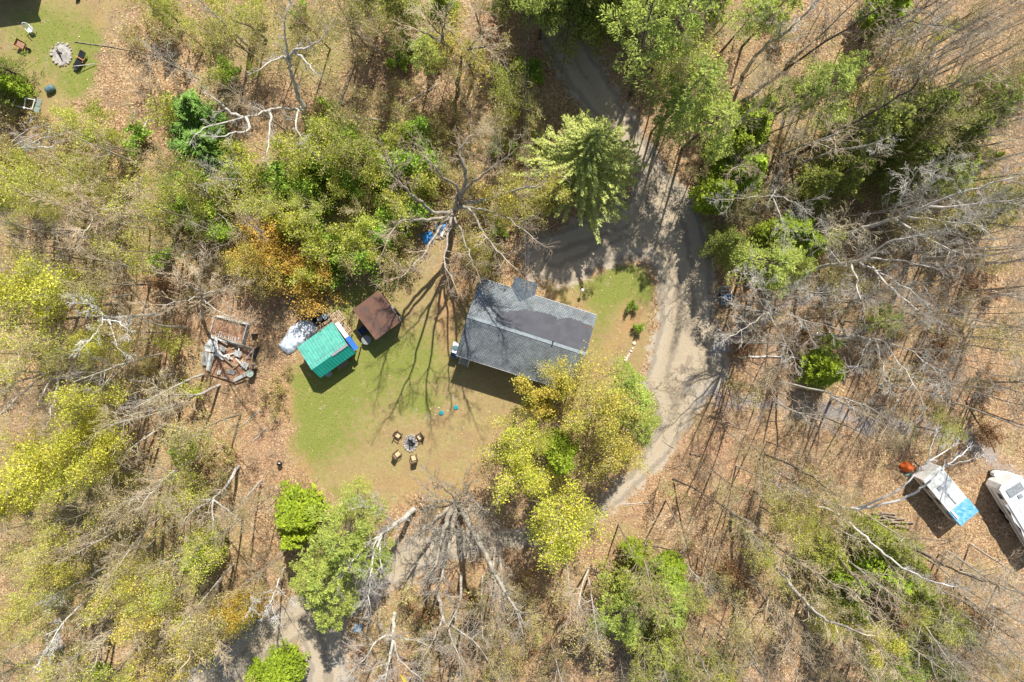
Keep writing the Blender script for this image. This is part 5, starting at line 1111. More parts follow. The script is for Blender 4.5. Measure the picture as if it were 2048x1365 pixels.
LT = [('dead white', [(318, 628, 0), (270, 633, 4), (232, 636, 7), (205, 632, 9)], .17, [[(205, 632, 9), (192, 612, 10), (164, 607, 12)], [(205, 634, 9), (198, 655, 10), (175, 685, 12)], [(215, 636, 8), (225, 665, 10), (240, 700, 12)], [(205, 640, 9), (240, 645, 10.5), (255, 660, 11)], [(200, 625, 9.5), (185, 612, 11)]], 'birch'),
      ('big multi-limbed grey', [(190, 728, 0), (150, 735, 3.5), (110, 742, 7)], .26, [[(110, 742, 7), (50, 760, 10), (0, 785, 13)], [(115, 740, 7), (60, 745, 10), (0, 750, 13)], [(110, 742, 7), (90, 780, 9), (60, 830, 12)], [(120, 742, 6.5), (110, 790, 9), (100, 840, 12)], [(100, 745, 7.5), (40, 790, 11), (0, 830, 14)], [(110, 740, 7), (70, 710, 9), (55, 690, 11)]], 'bark_grey'),
      ('fanning grey-budded', [(434, 515, 0), (405, 508, 3), (376, 505, 6)], .13, [[(376, 505, 6), (340, 490, 9)], [(376, 505, 6), (345, 520, 9)]], 'bark_grey'),
      ('round-headed bare', [(404, 640, 0), (403, 612, 4), (403, 592, 7)], .17, [[(403, 592, 7), (380, 570, 9), (350, 550, 12)], [(403, 592, 7), (435, 580, 9), (470, 570, 12)], [(403, 592, 7), (430, 620, 10), (480, 640, 13)], [(403, 592, 7), (380, 600, 9), (320, 610, 12)], [(403, 592, 7), (400, 560, 10), (410, 530, 13)]], 'bark_grey'),
      ('feathery pale', [(440, 770, 0), (393, 792, 4), (340, 815, 8), (285, 825, 12)], .15, [[(393, 792, 4), (350, 790, 8), (310, 775, 12)]], 'bark_grey'), ('slim pale', [(410, 906, 0), (342, 947, 6), (290, 1001, 11)], .13, [[(360, 935, 4), (335, 975, 8), (320, 1010, 11)]], 'bark_pale'),
      ('fan-topped grey', [(478, 933, 0), (448, 978, 4), (425, 1000, 7)], .18, [[(425, 1000, 7), (390, 1020, 9), (360, 1050, 12)], [(425, 1000, 7), (425, 1030, 9), (430, 1065, 12)], [(425, 1000, 7), (455, 1020, 9), (485, 1045, 12)], [(425, 1000, 7), (400, 1000, 9)]], 'bark_pale'),
      ('long white-stemmed', [(226, 1162, 0), (170, 1205, 5), (123, 1251, 9), (95, 1300, 12)], .11, [], 'birch'), ('thin white-stemmed', [(205, 1138, 0), (150, 1172, 5), (105, 1192, 9)], .10, [], 'birch'),
      ('thick pale blue-grey', [(122, 1294, .3), (80, 1312, 4), (48, 1330, 7), (0, 1350, 11)], .26, [[(48, 1330, 7), (45, 1360, 9), (50, 1385, 11)], [(60, 1325, 6), (20, 1330, 9), (0, 1318, 11)], [(70, 1318, 5), (95, 1340, 7), (120, 1370, 10)], [(40, 1332, 8), (10, 1360, 10)]], 'bark_pale'),
      ('dead twiggy white', [(568, 1136, 0), (547, 1190, 5), (533, 1217, 8)], .1, [[(547, 1180, 4.5), (520, 1190, 7), (505, 1210, 9)], [(540, 1200, 6), (550, 1230, 9)], [(550, 1175, 4), (575, 1195, 7)]], 'birch'),
      ('tall olive-grey', [(441, 1160, 0), (420, 1210, 5), (395, 1260, 10), (380, 1310, 13)], .17, [[(420, 1210, 5), (395, 1225, 8), (360, 1250, 11)], [(425, 1200, 5), (430, 1260, 9), (440, 1310, 12)]], 'bark'),
      ('leaning olive-grey', [(330, 1160, 0), (290, 1200, 5), (240, 1250, 10), (200, 1300, 14)], .17, [[(290, 1200, 5), (240, 1210, 8), (190, 1225, 11)], [(300, 1190, 4), (290, 1250, 8), (270, 1300, 12)]], 'bark'),
      ('grey wind-thrown', [(-8, 306, .5), (30, 298, 1.5), (70, 296, 2.5), (105, 294, 3.5)], .16, [[(0, 305, .8), (40, 285, 2), (90, 265, 3)], [(0, 305, .8), (45, 312, 2), (95, 310, 3)], [(5, 300, .8), (30, 278, 2), (60, 258, 3)], [(40, 298, 1.5), (80, 280, 2.6), (125, 268, 3.4)]], 'bark_pale'),
      ('dead lichen-grey', [(614, 258, 0), (606, 215, 3), (594, 185, 4.5), (583, 150, 6.5), (578, 123, 8)], .27, [[(606, 222, 3), (570, 216, 6), (533, 222, 8), (489, 236, 10), (424, 252, 12), (396, 266, 13)], [(489, 236, 10), (455, 220, 11), (438, 206, 12), (400, 178, 13.5)], [(492, 236, 10), (495, 262, 11.5), (470, 265, 12.5), (448, 273, 13)], [(578, 123, 8), (588, 103, 9.5), (615, 95, 11), (642, 79, 12.5)], [(578, 123, 8), (560, 115, 9.5), (523, 137, 12)], [(578, 118, 8), (570, 80, 10), (570, 35, 12.5)], [(588, 103, 9), (610, 120, 11), (625, 140, 12)], [(600, 215, 5), (590, 245, 8), (600, 270, 10)], [(540, 222, 8), (540, 250, 10), (535, 300, 12)]], 'bark_grey'),
      ('dark Y-forked', [(916, 182, 0), (918, 150, 3), (923, 118, 5.5)], .24, [[(923, 118, 5.5), (895, 92, 8), (880, 70, 10), (855, 40, 12.5)], [(923, 118, 5.5), (936, 99, 7.5), (962, 70, 11)], [(895, 92, 8), (865, 75, 10), (835, 60, 12)], [(936, 99, 7.5), (985, 90, 11)], [(885, 80, 9), (890, 40, 12)]], 'bark'),
      ('low fanning grey', [(366, 424, 0), (400, 415, 1), (431, 410, 2)], .12, [[(431, 410, 2), (470, 425, 3), (505, 450, 4)], [(431, 410, 2), (475, 412, 3), (515, 420, 4)], [(420, 411, 2), (450, 440, 3), (480, 460, 4)]], 'bark_pale'),
      ('grey fan-branched', [(232, 398, 0), (212, 412, 4), (192, 422, 7)], .14, [[(192, 422, 7), (150, 420, 9), (100, 405, 12)], [(192, 422, 7), (170, 400, 9), (150, 380, 12)], [(192, 422, 7), (230, 415, 10), (280, 400, 13)], [(192, 422, 7), (180, 450, 10), (160, 480, 13)]], 'bark_grey'),
      ('whitish twiggy', [(1268, 760, 0), (1300, 775, 3), (1325, 782, 5)], .08, [[(1300, 775, 3), (1315, 800, 4.5)], [(1310, 778, 4), (1330, 765, 5.5)]], 'bark_grey')]
for k, (lk, pts, r, br, m_) in enumerate(LT):
    dead = 'dead' in lk or 'wind' in lk
    T('bare_tree', '', [(r, r * .4, pts)] + [(r * .5, r * .16, b) for b in br], m_, m_ if dead or 'white' in lk else 'twig', dens=1.0 if dead else 2.0, tl=1.5 if dead else 2.2, seed=90 + k, minf=.3 if br else .5, group='bare trees of the left-hand wood')
    PLANTS.append([HERO[-1], 'x:' + lk + ' tree', *pts[len(pts) // 2][:2], None])
# gold-leaved limb over the lower roof edge of the house
T('budding_tree', 'golden branch tree reaching over the shadow below the house roof', [(.12, .04, [(1130, 872, 0), (1105, 842, 4), (1085, 808, 6), (1065, 790, 7.5)]), (.07, .03, [(1085, 808, 6), (1060, 800, 7.5), (1048, 780, 8.5)]), (.07, .03, [(1100, 830, 5), (1110, 795, 7), (1118, 780, 8)])], 'bark_grey', 'twig', dens=3, tl=1.3, seed=140, leaf='leaf_gold', per=5, size=.15)

# placed crowns (kind, cx, cy, radius px, height, base px, label)
CR = [
 ('spruce', 385, 228, 56, 9, (400, 260), 'dark green spruce above its twin, left of the dead lichen-grey tree'), ('spruce', 402, 290, 64, 10, (415, 310), 'dark green spruce just below its twin, larger and fuller'),
 ('hemlock', 2, 135, 34, 7, None, None), ('cedar', 22, 170, 26, 5, None, None), ('hemlock', -5, 190, 36, 5, None, None), ('hemlock', 325, 18, 30, 6, None, None), ('pine', 852, 100, 34, 8, None, None), ('hemlock', 795, 5, 50, 12, None, None), ('hemlock', 735, -10, 45, 12, None, None), ('cedar', 885, 15, 32, 7, None, None),
 ('pine', 1300, 30, 75, 17, (1262, 190), None), ('pine', 1375, 15, 60, 17, (1300, 150), None), ('hemlock', 1215, 0, 60, 15, None, None), ('hemlock', 1150, -15, 75, 15, None, None), ('hemlock', 1120, -70, 75, 16, None, None), ('hemlock', 1190, -130, 80, 16, None, None), ('hemlock', 1110, -150, 80, 16, None, None), ('hemlock', 1270, -70, 70, 16, None, None), ('hemlock', 1250, -20, 60, 15, None, None), ('pine', 1090, -30, 55, 17, None, None), ('hemlock', 1180, -60, 60, 16, None, None), ('hemlock', 1080, -50, 50, 14, None, None), ('hemlock', 1010, -30, 40, 12, None, None),
 ('pine', 1385, 175, 68, 16, None, None), ('pine', 1345, 215, 40, 13, None, None), ('lime', 1400, 130, 55, 13, None, None), ('pine', 1425, 245, 55, 15, None, None),
 ('cedar', 1500, 255, 50, 9, None, None), ('cedar', 1468, 300, 45, 9, None, None), ('cedar', 1490, 345, 50, 10, None, None), ('cedar', 1435, 388, 42, 9, None, None), ('cedar', 1455, 355, 40, 8, None, None), ('cedar', 1520, 225, 36, 8, None, None),
 ('pine', 1655, 172, 55, 13, None, None), ('pine', 1690, 140, 32, 12, None, None), ('pine', 1610, 190, 40, 12, None, None),
 ('hemlock', 1740, 255, 70, 13, None, None), ('hemlock', 1815, 235, 75, 14, None, None), ('hemlock', 1880, 275, 75, 14, None, None), ('pine', 1975, 205, 60, 14, None, None), ('hemlock', 1800, 320, 65, 11, None, None), ('hemlock', 1690, 340, 55, 9, None, None), ('hemlock', 1640, 365, 45, 8, None, None), ('hemlock', 1930, 330, 50, 10, None, None), ('pine', 1890, 350, 45, 12, None, None),
 ('hemlock', 2000, 400, 45, 9, None, None), ('hemlock', 1950, 430, 40, 8, None, None), ('cedar', 1780, 10, 45, 8, None, None), ('pine', 1560, 12, 45, 14, None, None), ('pine', 1510, 25, 40, 14, None, None), ('cedar', 1430, 5, 35, 9, None, None),
 ('cedar', 1592, 472, 50, 7, None, None), ('cedar', 1625, 490, 34, 6, None, None), ('cedar', 1545, 468, 36, 6, None, None), ('pine', 1540, 530, 60, 11, None, None), ('pine', 1590, 540, 35, 9, None, None), ('hemlock', 1450, 485, 38, 8, None, None), ('hemlock', 1480, 520, 28, 7, None, None), ('cedar', 1650, 742, 44, 6, None, 'squat bright green juniper with white birch logs beside it at the right'), ('pine', 1660, 685, 22, 5, None, None), ('pine', 1775, 640, 30, 7, None, None),
 ('cedar', 1120, 908, 42, 13, None, 'round bright green cedar between the yellow and the golden tree'), ('pine', 1268, 800, 48, 10, None, 'tall light green pine at the road edge, upper of two beside the golden tree'), ('pine', 1278, 850, 42, 10, None, 'light green pine at the road edge, lower of two beside the golden tree'), ('pine', 1255, 755, 32, 8, None, None),
 ('cedar', 592, 1028, 56, 7, None, 'large bright green cedar at the lower left corner of the lawn'), ('cedar', 590, 1070, 38, 7, None, 'smaller bright green cedar just below the large one at the lawn corner'), ('cedar', 400, 1110, 40, 7, None, None), ('cedar', 560, 1345, 46, 7, None, None), ('cedar', 515, 1370, 40, 6, None, None),
 ('pine', 690, 1070, 70, 13, None, None), ('pine', 660, 1145, 65, 13, None, None), ('pine', 665, 1210, 50, 12, None, None), ('pine', 740, 1110, 50, 12, None, None), ('pine', 620, 1150, 40, 11, None, None),
 ('hemlock', 1275, 1175, 70, 9, None, None), ('cedar', 1270, 1108, 24, 6, None, None), ('pine', 1330, 1200, 65, 11, None, None), ('pine', 1240, 1230, 60, 10, None, None), ('hemlock', 1310, 1280, 60, 10, None, None), ('cedar', 1345, 1150, 36, 7, None, None),
 ('hemlock', 1655, 1110, 45, 9, None, None), ('hemlock', 1745, 1075, 45, 9, None, None), ('hemlock', 1800, 1110, 50, 9, None, None), ('cedar', 1770, 1150, 50, 8, None, None), ('hemlock', 1820, 1180, 55, 9, None, None), ('hemlock', 1690, 1210, 45, 8, None, None), ('cedar', 1700, 1160, 32, 7, None, None), ('hemlock', 1900, 1250, 45, 8, None, None), ('hemlock', 1880, 1330, 45, 8, None, None), ('hemlock', 1350, 1345, 45, 8, None, None), ('hemlock', 1440, 1360, 40, 8, None, None), ('pine', 1790, 1350, 50, 10, None, None),
 ('olive', 395, 865, 55, 12, None, None), ('pine', 370, 890, 32, 8, None, None),
 ('amber', 560, 500, 62, 11, (560, 560), 'orange-amber budding tree above the silver tarpaulin'), ('amber', 580, 565, 58, 10, (575, 610), 'second orange-amber budding tree, nearest the silver tarpaulin'), ('gold', 520, 545, 42, 10, None, None),
 ('yellow', 1030, 870, 52, 10, None, 'bright yellow budding tree nearest the lawn chairs'), ('yellow', 1045, 940, 52, 11, None, 'bright yellow budding tree, second from the house down'), ('yellow', 1105, 1010, 70, 12, None, 'largest bright yellow budding tree, above the lower road'), ('yellow', 1125, 1080, 55, 11, None, 'bright yellow budding tree at the bottom of the yellow clump'),
 ('gold', 1180, 770, 68, 12, None, 'golden budding tree over the lower right corner of the house'), ('gold', 1212, 855, 60, 12, None, 'golden budding tree in the middle of the clump by the road'), ('gold', 1215, 930, 52, 11, None, 'golden budding tree at the bottom of the clump by the road'), ('gold', 1150, 820, 36, 8, None, None), ('lime', 1070, 870, 34, 9, None, None), ('gold', 1120, 740, 34, 8, None, None), ('gold', 1250, 900, 34, 9, None, None),
 ('yellow', 50, 540, 60, 12, None, None), ('yellow', 110, 610, 60, 12, None, None), ('lime', 55, 640, 60, 12, None, None), ('yellow', 190, 825, 48, 12, None, None), ('yellow', 165, 875, 42, 12, None, None), ('yellow', 55, 960, 72, 13, None, None), ('yellow', 140, 935, 60, 12, None, None), ('yellow', 200, 905, 45, 12, None, None), ('yellow', 20, 1005, 52, 13, None, None), ('lime', 170, 275, 50, 10, None, None), ('lime', 40, 400, 60, 12, None, None), ('yellow', 205, 690, 40, 10, None, None), ('lime', 190, 960, 38, 12, None, None),
 ('yellow', 1745, 1268, 36, 10, None, None), ('yellow', 1655, 1245, 24, 9, None, None), ('lime', 1880, 868, 42, 5, None, None), ('lime', 1580, 1040, 50, 11, None, None), ('lime', 1610, 1010, 40, 11, None, None), ('lime', 1460, 1340, 45, 10, None, None),
 ('lime', 300, 420, 50, 12, None, None), ('lime', 360, 380, 40, 11, None, None), ('olive', 130, 330, 40, 8, None, None), ('lime', 640, 310, 50, 9, None, None), ('lime', 700, 280, 50, 8, None, None), ('lime', 620, 400, 42, 8, None, None), ('olive', 450, 60, 45, 8, None, None), ('lime', 480, 25, 45, 8, None, None), ('gold', 940, 110, 55, 9, None, None), ('olive', 690, 70, 45, 8, None, None),
 ('olive', 990, 250, 40, 8, None, None), ('gold', 1080, 400, 45, 8, None, None), ('gold', 960, 500, 34, 7, None, None),
 ('lime', 60, 1250, 55, 12, None, None), ('lime', 60, 1180, 45, 12, None, None), ('lime', 120, 1340, 55, 11, None, None), ('gold', 270, 1170, 55, 12, None, None), ('olive', 430, 1240, 55, 13, None, None), ('gold', 390, 1290, 50, 12, None, None), ('gold', 310, 1230, 50, 12, None, None), ('amber', 470, 1230, 34, 10, None, None),
 ('lime', 90, 1080, 50, 12, None, None), ('gold', 110, 1110, 45, 12, None, None), ('olive', 250, 1010, 50, 12, None, None), ('olive', 30, 1110, 50, 12, None, None),
 ('lime', 700, 980, 30, 5, None, None), ('lime', 680, 1010, 36, 6, None, None),
]
rgp = random.Random(77)
for kd, cx, cy, rr_, hh, bs_, lb in CR: place(kd, cx, cy, rr_, hh, bs_, lb, rg=rgp)
# the big light spruce by the driveway
PR['larch'] = [conifer(200, 10, 5.0, 460, 190, .20, .06, 'larch', droop=-.02, prof=.8, base=.14, inner=.15, trunk_r=.24, bark='bark_pale', lump=.08, spray=.08)]
KIND['larch'] = ('spruce_tree', 'large', 'tree', 'light spruce by the driveway')
place('larch', 1170, 322, 125, 11, (1150, 375), 'very large light olive spruce with radiating boughs, right beside the shaded road', var=0, rg=rgp, lean=1)

for gx, gy, hh in ((1180, -40, 17), (1235, -60, 18), (1290, -45, 18), (1330, -110, 18), (1140, -110, 18), (1210, -140, 19), (1270, -150, 19), (1095, -60, 17), (1345, -30, 16), (1160, -180, 19)):
    g_ = P(gx, gy, 0); cx_, cy_ = PXv(g_.x, g_.y, hh * .5); place('hemlock', cx_, cy_, 85, hh, None, None, rg=rgp)

# ================================================================== RANDOM FILL OF THE WOODS
CLEAR = [(LAWN, 14), (LAWN2, 10), (YARD, 12)]
def inpoly(px, py, poly):
    c = False; n = len(poly)
    for i in range(n):
        ax, ay = poly[i]; bx, by = poly[(i + 1) % n]
        if (ay > py) != (by > py) and px < (bx - ax) * (py - ay) / (by - ay) + ax: c = not c
    return c
SPOTS = [(1170, 320, 95), (1890, 985, 85), (2015, 1010, 75), (1812, 935, 30), (1447, 594, 48), (455, 655, 40), (455, 715, 55), (515, 725, 20), (600, 672, 52), (648, 640, 30), (680, 645, 24), (870, 467, 36), (712, 1255, 18), (563, 925, 22), (1775, 1038, 45), (806, 1357, 14), (52, 210, 34), (610, 240, 10), (398, 255, 62), (1045, 585, 60), (1650, 722, 30), (100, 295, 20)]
SPOTS_T = SPOTS + [(560, 530, 75), (690, 370, 70), (960, 120, 45), (1592, 472, 50), (640, 120, 60), (1120, 910, 40), (1920, 885, 62), (1995, 870, 55), (500, 640, 50)]
def clear(px, py, r, road=True, tree=False):
    for x, y, q in (SPOTS_T if tree else SPOTS):
        if (px - x) ** 2 + (py - y) ** 2 < (q + r) ** 2: return False
    for poly in (LAWN, LAWN2, YARD) + ((ROAD,) if road else ()):
        for a in range(9):
            ex, ey = (0, 0) if a == 8 else (math.cos(a * .785) * r, math.sin(a * .785) * r)
            if inpoly(px + ex, py + ey, poly): return False
    return True
REG = [  # x0,y0,x1,y1, number of tries, {kind: weight}
 ((-30, 430, 560, 1400), 62, dict(bare=5, lime=1.6, olive=.8, gold=.5, bare_grey=1.4, pole=3)),
 ((200, -20, 560, 430), 9, dict(bare=3, lime=1.2, olive=1.5, bare_grey=1)),
 ((560, -20, 1060, 400), 9, dict(bare=2.5, olive=2, gold=.8, lime=1)),
 ((-30, 240, 220, 430), 8, dict(bare=2, lime=2, olive=1)),
 ((1340, -20, 2080, 330), 40, dict(bare_grey=1.6, bare=1.5, pole=5, olive=1, hemlock=.5)),
 ((1440, 330, 2080, 600), 22, dict(bare_grey=2.5, bare=1.5, pole=3, olive=.5)),
 ((1450, 600, 2080, 900), 30, dict(bare_grey=.8, bare=1.2, pole=5)),
 ((1230, 880, 2080, 1400), 56, dict(bare=2, bare_grey=.8, pole=5, olive=1.3, lime=.6)),
 ((1900, -40, 2130, 900), 60, dict(bare=2.5, bare_grey=2.5, pole=2, olive=1)),
 ((1900, 1050, 2110, 1400), 16, dict(bare=3, bare_grey=2, olive=1)),
 ((700, 1160, 1240, 1400), 15, dict(bare=4, bare_grey=1, olive=.8)),
]
taken = []
for _x, _y in ((1940, 60), (2010, 120), (1990, 20), (2035, 60), (1960, 150), (2030, 200), (2020, 300), (1700, 20), (1850, 90)):
    place(rgp.choice(['bare', 'bare_grey', 'bare']), _x, _y, 48, 15, None, None, rg=rgp)
def far_enough(x, y, d):
    for a, b in taken:
        if abs(a - x) < d and abs(b - y) < d and (a - x) ** 2 + (b - y) ** 2 < d * d: return False
    return True
for (x0, y0, x1, y1), cnt, wt in REG:
    ks = list(wt); made = 0
    for _ in range(cnt * 5):
        if made >= cnt: break
        x, y = rgp.uniform(x0, x1), rgp.uniform(y0, y1)
        kd = rgp.choices(ks, [wt[k] for k in ks])[0]; h = rgp.uniform(9, 16)
        rp = rgp.uniform(30, 48)
        T0 = P(x, y, h * .72); bx, by = PXv(T0.x, T0.y, 0.0)
        if not far_enough(x, y, 32): continue
        if not clear(x, y, rp * .75, tree=True) or not clear(bx, by, 8): continue
        taken.append((x, y)); made += 1
        ln = rgp.gauss(0, 12), rgp.gauss(0, 12)
        bb2 = (bx + ln[0], by + ln[1])
        place(kd, x, y, rp, h, bb2 if clear(*bb2, 6) else None, None, rg=rgp, lean=1)
# thin bare poles, saplings and shrubs of the understorey
taken = []
UND = [
 ((-20, 430, 575, 1390), 62, dict(shrub_bare=3, shrub_olive=3, sapling=3, sapling_lime=1.6, shrub_rust=.5, shrub_green=.3), 22),
 ((190, -10, 560, 430), 34, dict(shrub_bare=3, shrub_olive=2.5, sapling=1.6, sapling_lime=1.2, shrub_green=1.2), 20),
 ((560, 250, 860, 560), 90, dict(sapling_green=4, sapling_lime=3.5, shrub_green=2.5, shrub_olive=1.5, sapling=1), 15),
 ((560, -10, 1080, 250), 46, dict(shrub_bare=3, shrub_olive=1.5, sapling=1.8, shrub_green=1.6, shrub_rust=.5), 20),
 ((840, 230, 1090, 520), 30, dict(shrub_olive=3, sapling=3, sapling_lime=1.5, shrub_green=1), 16),
 ((330, 330, 600, 470), 30, dict(sapling_green=2, sapling_lime=3, shrub_olive=2), 17),
 ((-10, 230, 220, 430), 26, dict(shrub_bare=2, shrub_olive=2, sapling_lime=2), 20),
 ((1350, -10, 2060, 560), 62, dict(shrub_bare=3, shrub_olive=2.5, sapling=2.5, sapling_lime=.8), 21),
 ((1440, 560, 2060, 880), 42, dict(shrub_bare=3.5, shrub_olive=1, sapling=1, shrub_rust=1.2), 24),
 ((1230, 880, 2060, 1380), 66, dict(shrub_bare=3.5, shrub_olive=2, sapling=2, shrub_rust=.6), 22),
 ((700, 1150, 1230, 1380), 36, dict(shrub_bare=4, shrub_olive=2, sapling=2, shrub_rust=.7), 19),
 ((930, 960, 1180, 1160), 24, dict(shrub_bare=2, shrub_rust=1), 18),
]
KC = {}; CAP = dict(shrub_bare=120, shrub_olive=95, shrub_green=45, shrub_rust=30)
for (x0, y0, x1, y1), cnt, wt, dist in UND:
    ks = list(wt); made = 0
    for _ in range(cnt * 6):
        if made >= cnt: break
        x, y = rgp.uniform(x0, x1), rgp.uniform(y0, y1); kd = rgp.choices(ks, [wt[k] for k in ks])[0]
        if KC.get(kd, 0) >= CAP.get(kd, 290) or not far_enough(x, y, dist) or not clear(x, y, 14): continue
        if x > 1180 and linedist(TRAIL, *[np.array([v]) for v in P(x, y, 0)[:2]])[0] > -.2: continue
        taken.append((x, y)); made += 1; KC[kd] = KC.get(kd, 0) + 1
        hh = PR[kd][0]['h'] * rgp.uniform(.7, 1.3)
        place(kd, x, y, None, hh, None, None, rg=rgp)
for x, y, r_, lb in ((1264, 614, 11, 'small dark green shrub in the round bed, upper of two'), (1277, 655, 10, 'small bright green shrub in the round bed, lower of two')):
    place('shrub_green', x, y, r_, 1.1, None, lb, rg=rgp)
for x, y in ((1100, 570), (1130, 600), (1180, 575), (640, 600), (575, 740), (560, 780)): place('shrub_olive', x, y, 12, 1.0, None, None, rg=rgp)

for x, y in ((540, 700), (528, 790), (548, 835), (520, 860), (545, 905), (505, 920), (535, 945), (480, 800), (470, 850), (558, 655), (500, 985), (450, 940)): place('shrub_bare', x, y, 15, 1.3, None, None, rg=rgp)

# ================================================================== UNCOUNTABLE GROUND COVER
def scatter(n, seed, test, size, m, name, label, zmax=.05, asp=.7, box=(-54, 54, -40, 34), upright=False):
    rng = np.random.default_rng(seed); X = rng.uniform(box[0], box[1], n); Y = rng.uniform(box[2], box[3], n)
    ok = test(X, Y, rng); X, Y = X[ok], Y[ok]; k = len(X)
    c = np.stack([X, Y, rng.uniform(.015, zmax, k)], 1); a = rng.uniform(0, 6.28, k); s = rng.uniform(.6, 1.5, k) * size
    u = np.stack([np.cos(a), np.sin(a), rng.normal(size=k) * (.9 if upright else .25)], 1)
    v, f = cards(c, u, s, s * asp, rng, .5 if not upright else 1.2)
    v[:, 2] = np.maximum(v[:, 2], .012)
    o = bpy.data.objects.new(name, mesh_np(name, v, f, m)); COL.objects.link(o); o['kind'] = 'stuff'; o['label'] = label; return o
def t_lit(X, Y, rng):
    g = np.maximum.reduce([sm(sdist(WL, X, Y), 1.2), sm(sdist(WL2, X, Y), .8), sm(sdist(WY, X, Y), 1.0)]); r = sm(sdist(WR, X, Y), 1.0)
    w = np.sin(X * .9 + np.sin(Y * .7) * 2) * np.sin(Y * .8 + np.sin(X * .6) * 2)
    return rng.random(len(X)) < np.where(np.maximum(g, r) > .5, .02 + .12 * (1 - np.maximum(g, r)) * 2, (1 - np.maximum(g, r)) * (.6 + .4 * w))
ml = mat('fallen_leaf', (.62, .41, .235), .8, color2=(.42, .235, .11), scale=.4, isl=.55)
scatter(170000, 1, t_lit, .14, ml, 'leaf_litter', 'dry tan leaves covering the forest floor', .06)
def t_grass(X, Y, rng):
    px, py = PXv(X, Y, 0.0); g = np.maximum.reduce([sdist(WL, X, Y), sdist(WL2, X, Y), sdist(WY, X, Y)]); r = sdist(WR, X, Y)
    return (g > -.4) & (r < -.2) & (rng.random(len(X)) < .12 + .88 * blobs(px, py, GREEN) * (1 - .8 * blobs(px, py, DIRT)))
mg = mat('grass_blade', (.17, .24, .035), .7, color2=(.36, .36, .10), scale=.9, isl=.45, transl=.2)
scatter(110000, 2, t_grass, .13, mg, 'grass', 'short patchy grass on the lawns', .05, .35, upright=True)
def t_moss(X, Y, rng):
    px, py = PXv(X, Y, 0.0); g = np.maximum.reduce([sdist(WL, X, Y), sdist(WR, X, Y), sdist(WY, X, Y)])
    w = np.sin(X * .5 + np.sin(Y * .4) * 2) * np.sin(Y * .6 + np.sin(X * .5) * 2)
    return (g < -.6) & (rng.random(len(X)) < blobs(px, py, MOSS) * np.clip(.35 + .9 * w, 0, 1))
mu = mat('undergrowth', (.16, .25, .05), .7, color2=(.32, .33, .09), scale=.5, isl=.45, transl=.2)
scatter(90000, 3, t_moss, .16, mu, 'undergrowth', 'low green plants patching the forest floor', .3, .5, upright=True)
# dead sticks strewn over the woods
def sticks(n, seed):
    rng = np.random.default_rng(seed); X = rng.uniform(-54, 54, n); Y = rng.uniform(-40, 34, n); ok = t_lit(X, Y, rng); X, Y = X[ok], Y[ok]; sg = []
    for x, y in zip(X, Y):
        a = rng.uniform(0, 3.14); L = rng.uniform(.3, 1.6) ** 1.3; r = rng.uniform(.008, .028); z = rng.uniform(.03, .15)
        m1 = (x + math.cos(a) * L * .5, y + math.sin(a) * L * .5, z + rng.uniform(0, .1)); a2 = a + rng.normal() * .35
        sg.append(((x, y, z), m1, r, r * .8)); sg.append((m1, (m1[0] + math.cos(a2) * L * .5, m1[1] + math.sin(a2) * L * .5, z), r * .8, r * .4))
    return sg
sg = sticks(5200, 5)
o = bpy.data.objects.new('fallen_sticks', tubes_np(sg, 'fallen_sticks', M['twig'])); COL.objects.link(o); o['kind'] = 'stuff'; o['label'] = 'small dead sticks strewn over the leaf litter'

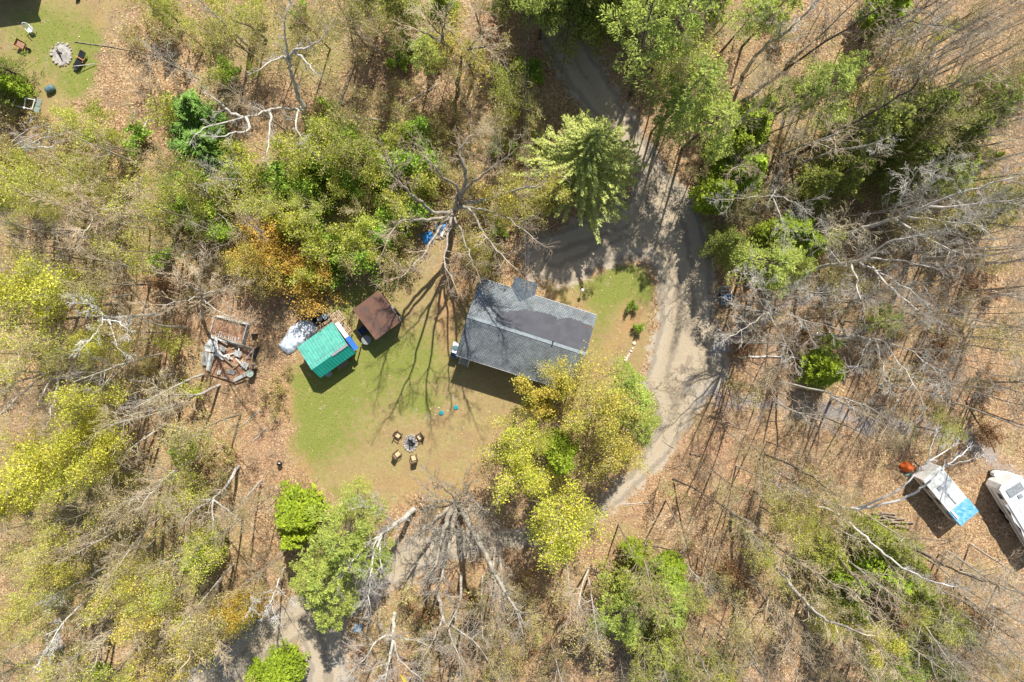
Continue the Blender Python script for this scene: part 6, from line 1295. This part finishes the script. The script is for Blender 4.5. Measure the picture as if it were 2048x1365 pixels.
# ================================================================== LABELS FOR THE PLANTS
LM = [('the teal shed', 653, 700), ('the rusty brown shed', 754, 630), ('the shingled house', 1045, 680), ('the lawn fire pit', 821, 886), ('the upper blue tarpaulin', 870, 465), ('the collapsed white shed', 455, 715), ('the silver tarpaulin', 600, 675), ('the orange tarpaulin', 1812, 935), ('the camper with blue roof tarp', 1890, 985), ('the long white camper', 2015, 1010), ('the slatted utility trailer', 1447, 594), ('the two round-bed shrubs', 1268, 636), ('the rusty wheelbarrow', 47, 92), ('the top left fire pit', 124, 109), ('the pale swing frame', 55, 210), ('the twin dark spruces', 398, 255), ('the huge driveway spruce', 1170, 320), ('the broken-topped tree', 905, 1010), ('the cedar at the lawn corner', 592, 1035), ('the pale blue-grey sheet', 712, 1255), ('the teal lawn lids', 897, 820), ('the bottom left corner', 0, 1365), ('the bottom right corner', 2048, 1365), ('the top right corner', 2048, 0), ('the dead lichen-grey tree', 600, 190), ('the dark Y-forked tree', 918, 140), ('the left edge midpoint', 0, 680), ('the right edge midpoint', 2048, 680), ('the bottom edge midpoint', 1024, 1365), ('the curved white birches', 1690, 1015), ('the woodpile', 1770, 1038), ('the juniper with birch logs', 1650, 740), ('the orange-amber trees', 560, 530), ('the big yellow budding tree', 1105, 1010), ('the kettle grill', 563, 925), ('the top edge midpoint', 1024, 0), ('the dead white left tree', 220, 635), ('the star-shaped bare tree', 1536, 624), ('the silver V-forked tree', 1750, 130), ('the shaded top road', 1150, 100), ('the lower gravel bend', 640, 1230), ('the reddish fallen conifer', 1930, 800), ('the massive fanning grey tree', 1790, 440)]
ORD = ['nearest', 'second nearest', 'third nearest', 'fourth nearest', 'fifth nearest', 'sixth nearest', 'seventh nearest', 'eighth nearest', 'ninth nearest', 'tenth nearest', 'eleventh nearest', 'twelfth nearest', 'thirteenth nearest', 'fourteenth nearest', 'fifteenth nearest', 'sixteenth nearest', 'seventeenth nearest', 'eighteenth nearest', 'nineteenth nearest', 'twentieth nearest']
def dirw(dx, dy):
    a = math.degrees(math.atan2(-dy, dx)) % 360
    return ['right of', 'upper right of', 'above', 'upper left of', 'left of', 'lower left of', 'below', 'lower right of'][int((a + 22.5) // 45) % 8]
groups = {}
for o, kd, cx, cy, lb in PLANTS:
    if lb: o['label'] = lb; continue
    look = kd[2:] if kd.startswith('x:') else KIND[kd][1]
    best = sorted(LM, key=lambda l: (l[1] - cx) ** 2 + (l[2] - cy) ** 2 + (1e9 if (l[1] - cx) ** 2 + (l[2] - cy) ** 2 < 20 ** 2 else 0))[0]
    d = math.hypot(best[1] - cx, best[2] - cy)
    groups.setdefault((look, dirw(cx - best[1], cy - best[2]), best[0]), []).append((d, o))
for (look, dr_, lm), items in groups.items():
    items.sort(key=lambda q: q[0])
    for i, (d, o) in enumerate(items):
        o['label'] = look + ' ' + dr_ + ' ' + lm if len(items) == 1 else '%s, %s %s %s' % (look, ORD[min(i, 19)], dr_, lm)
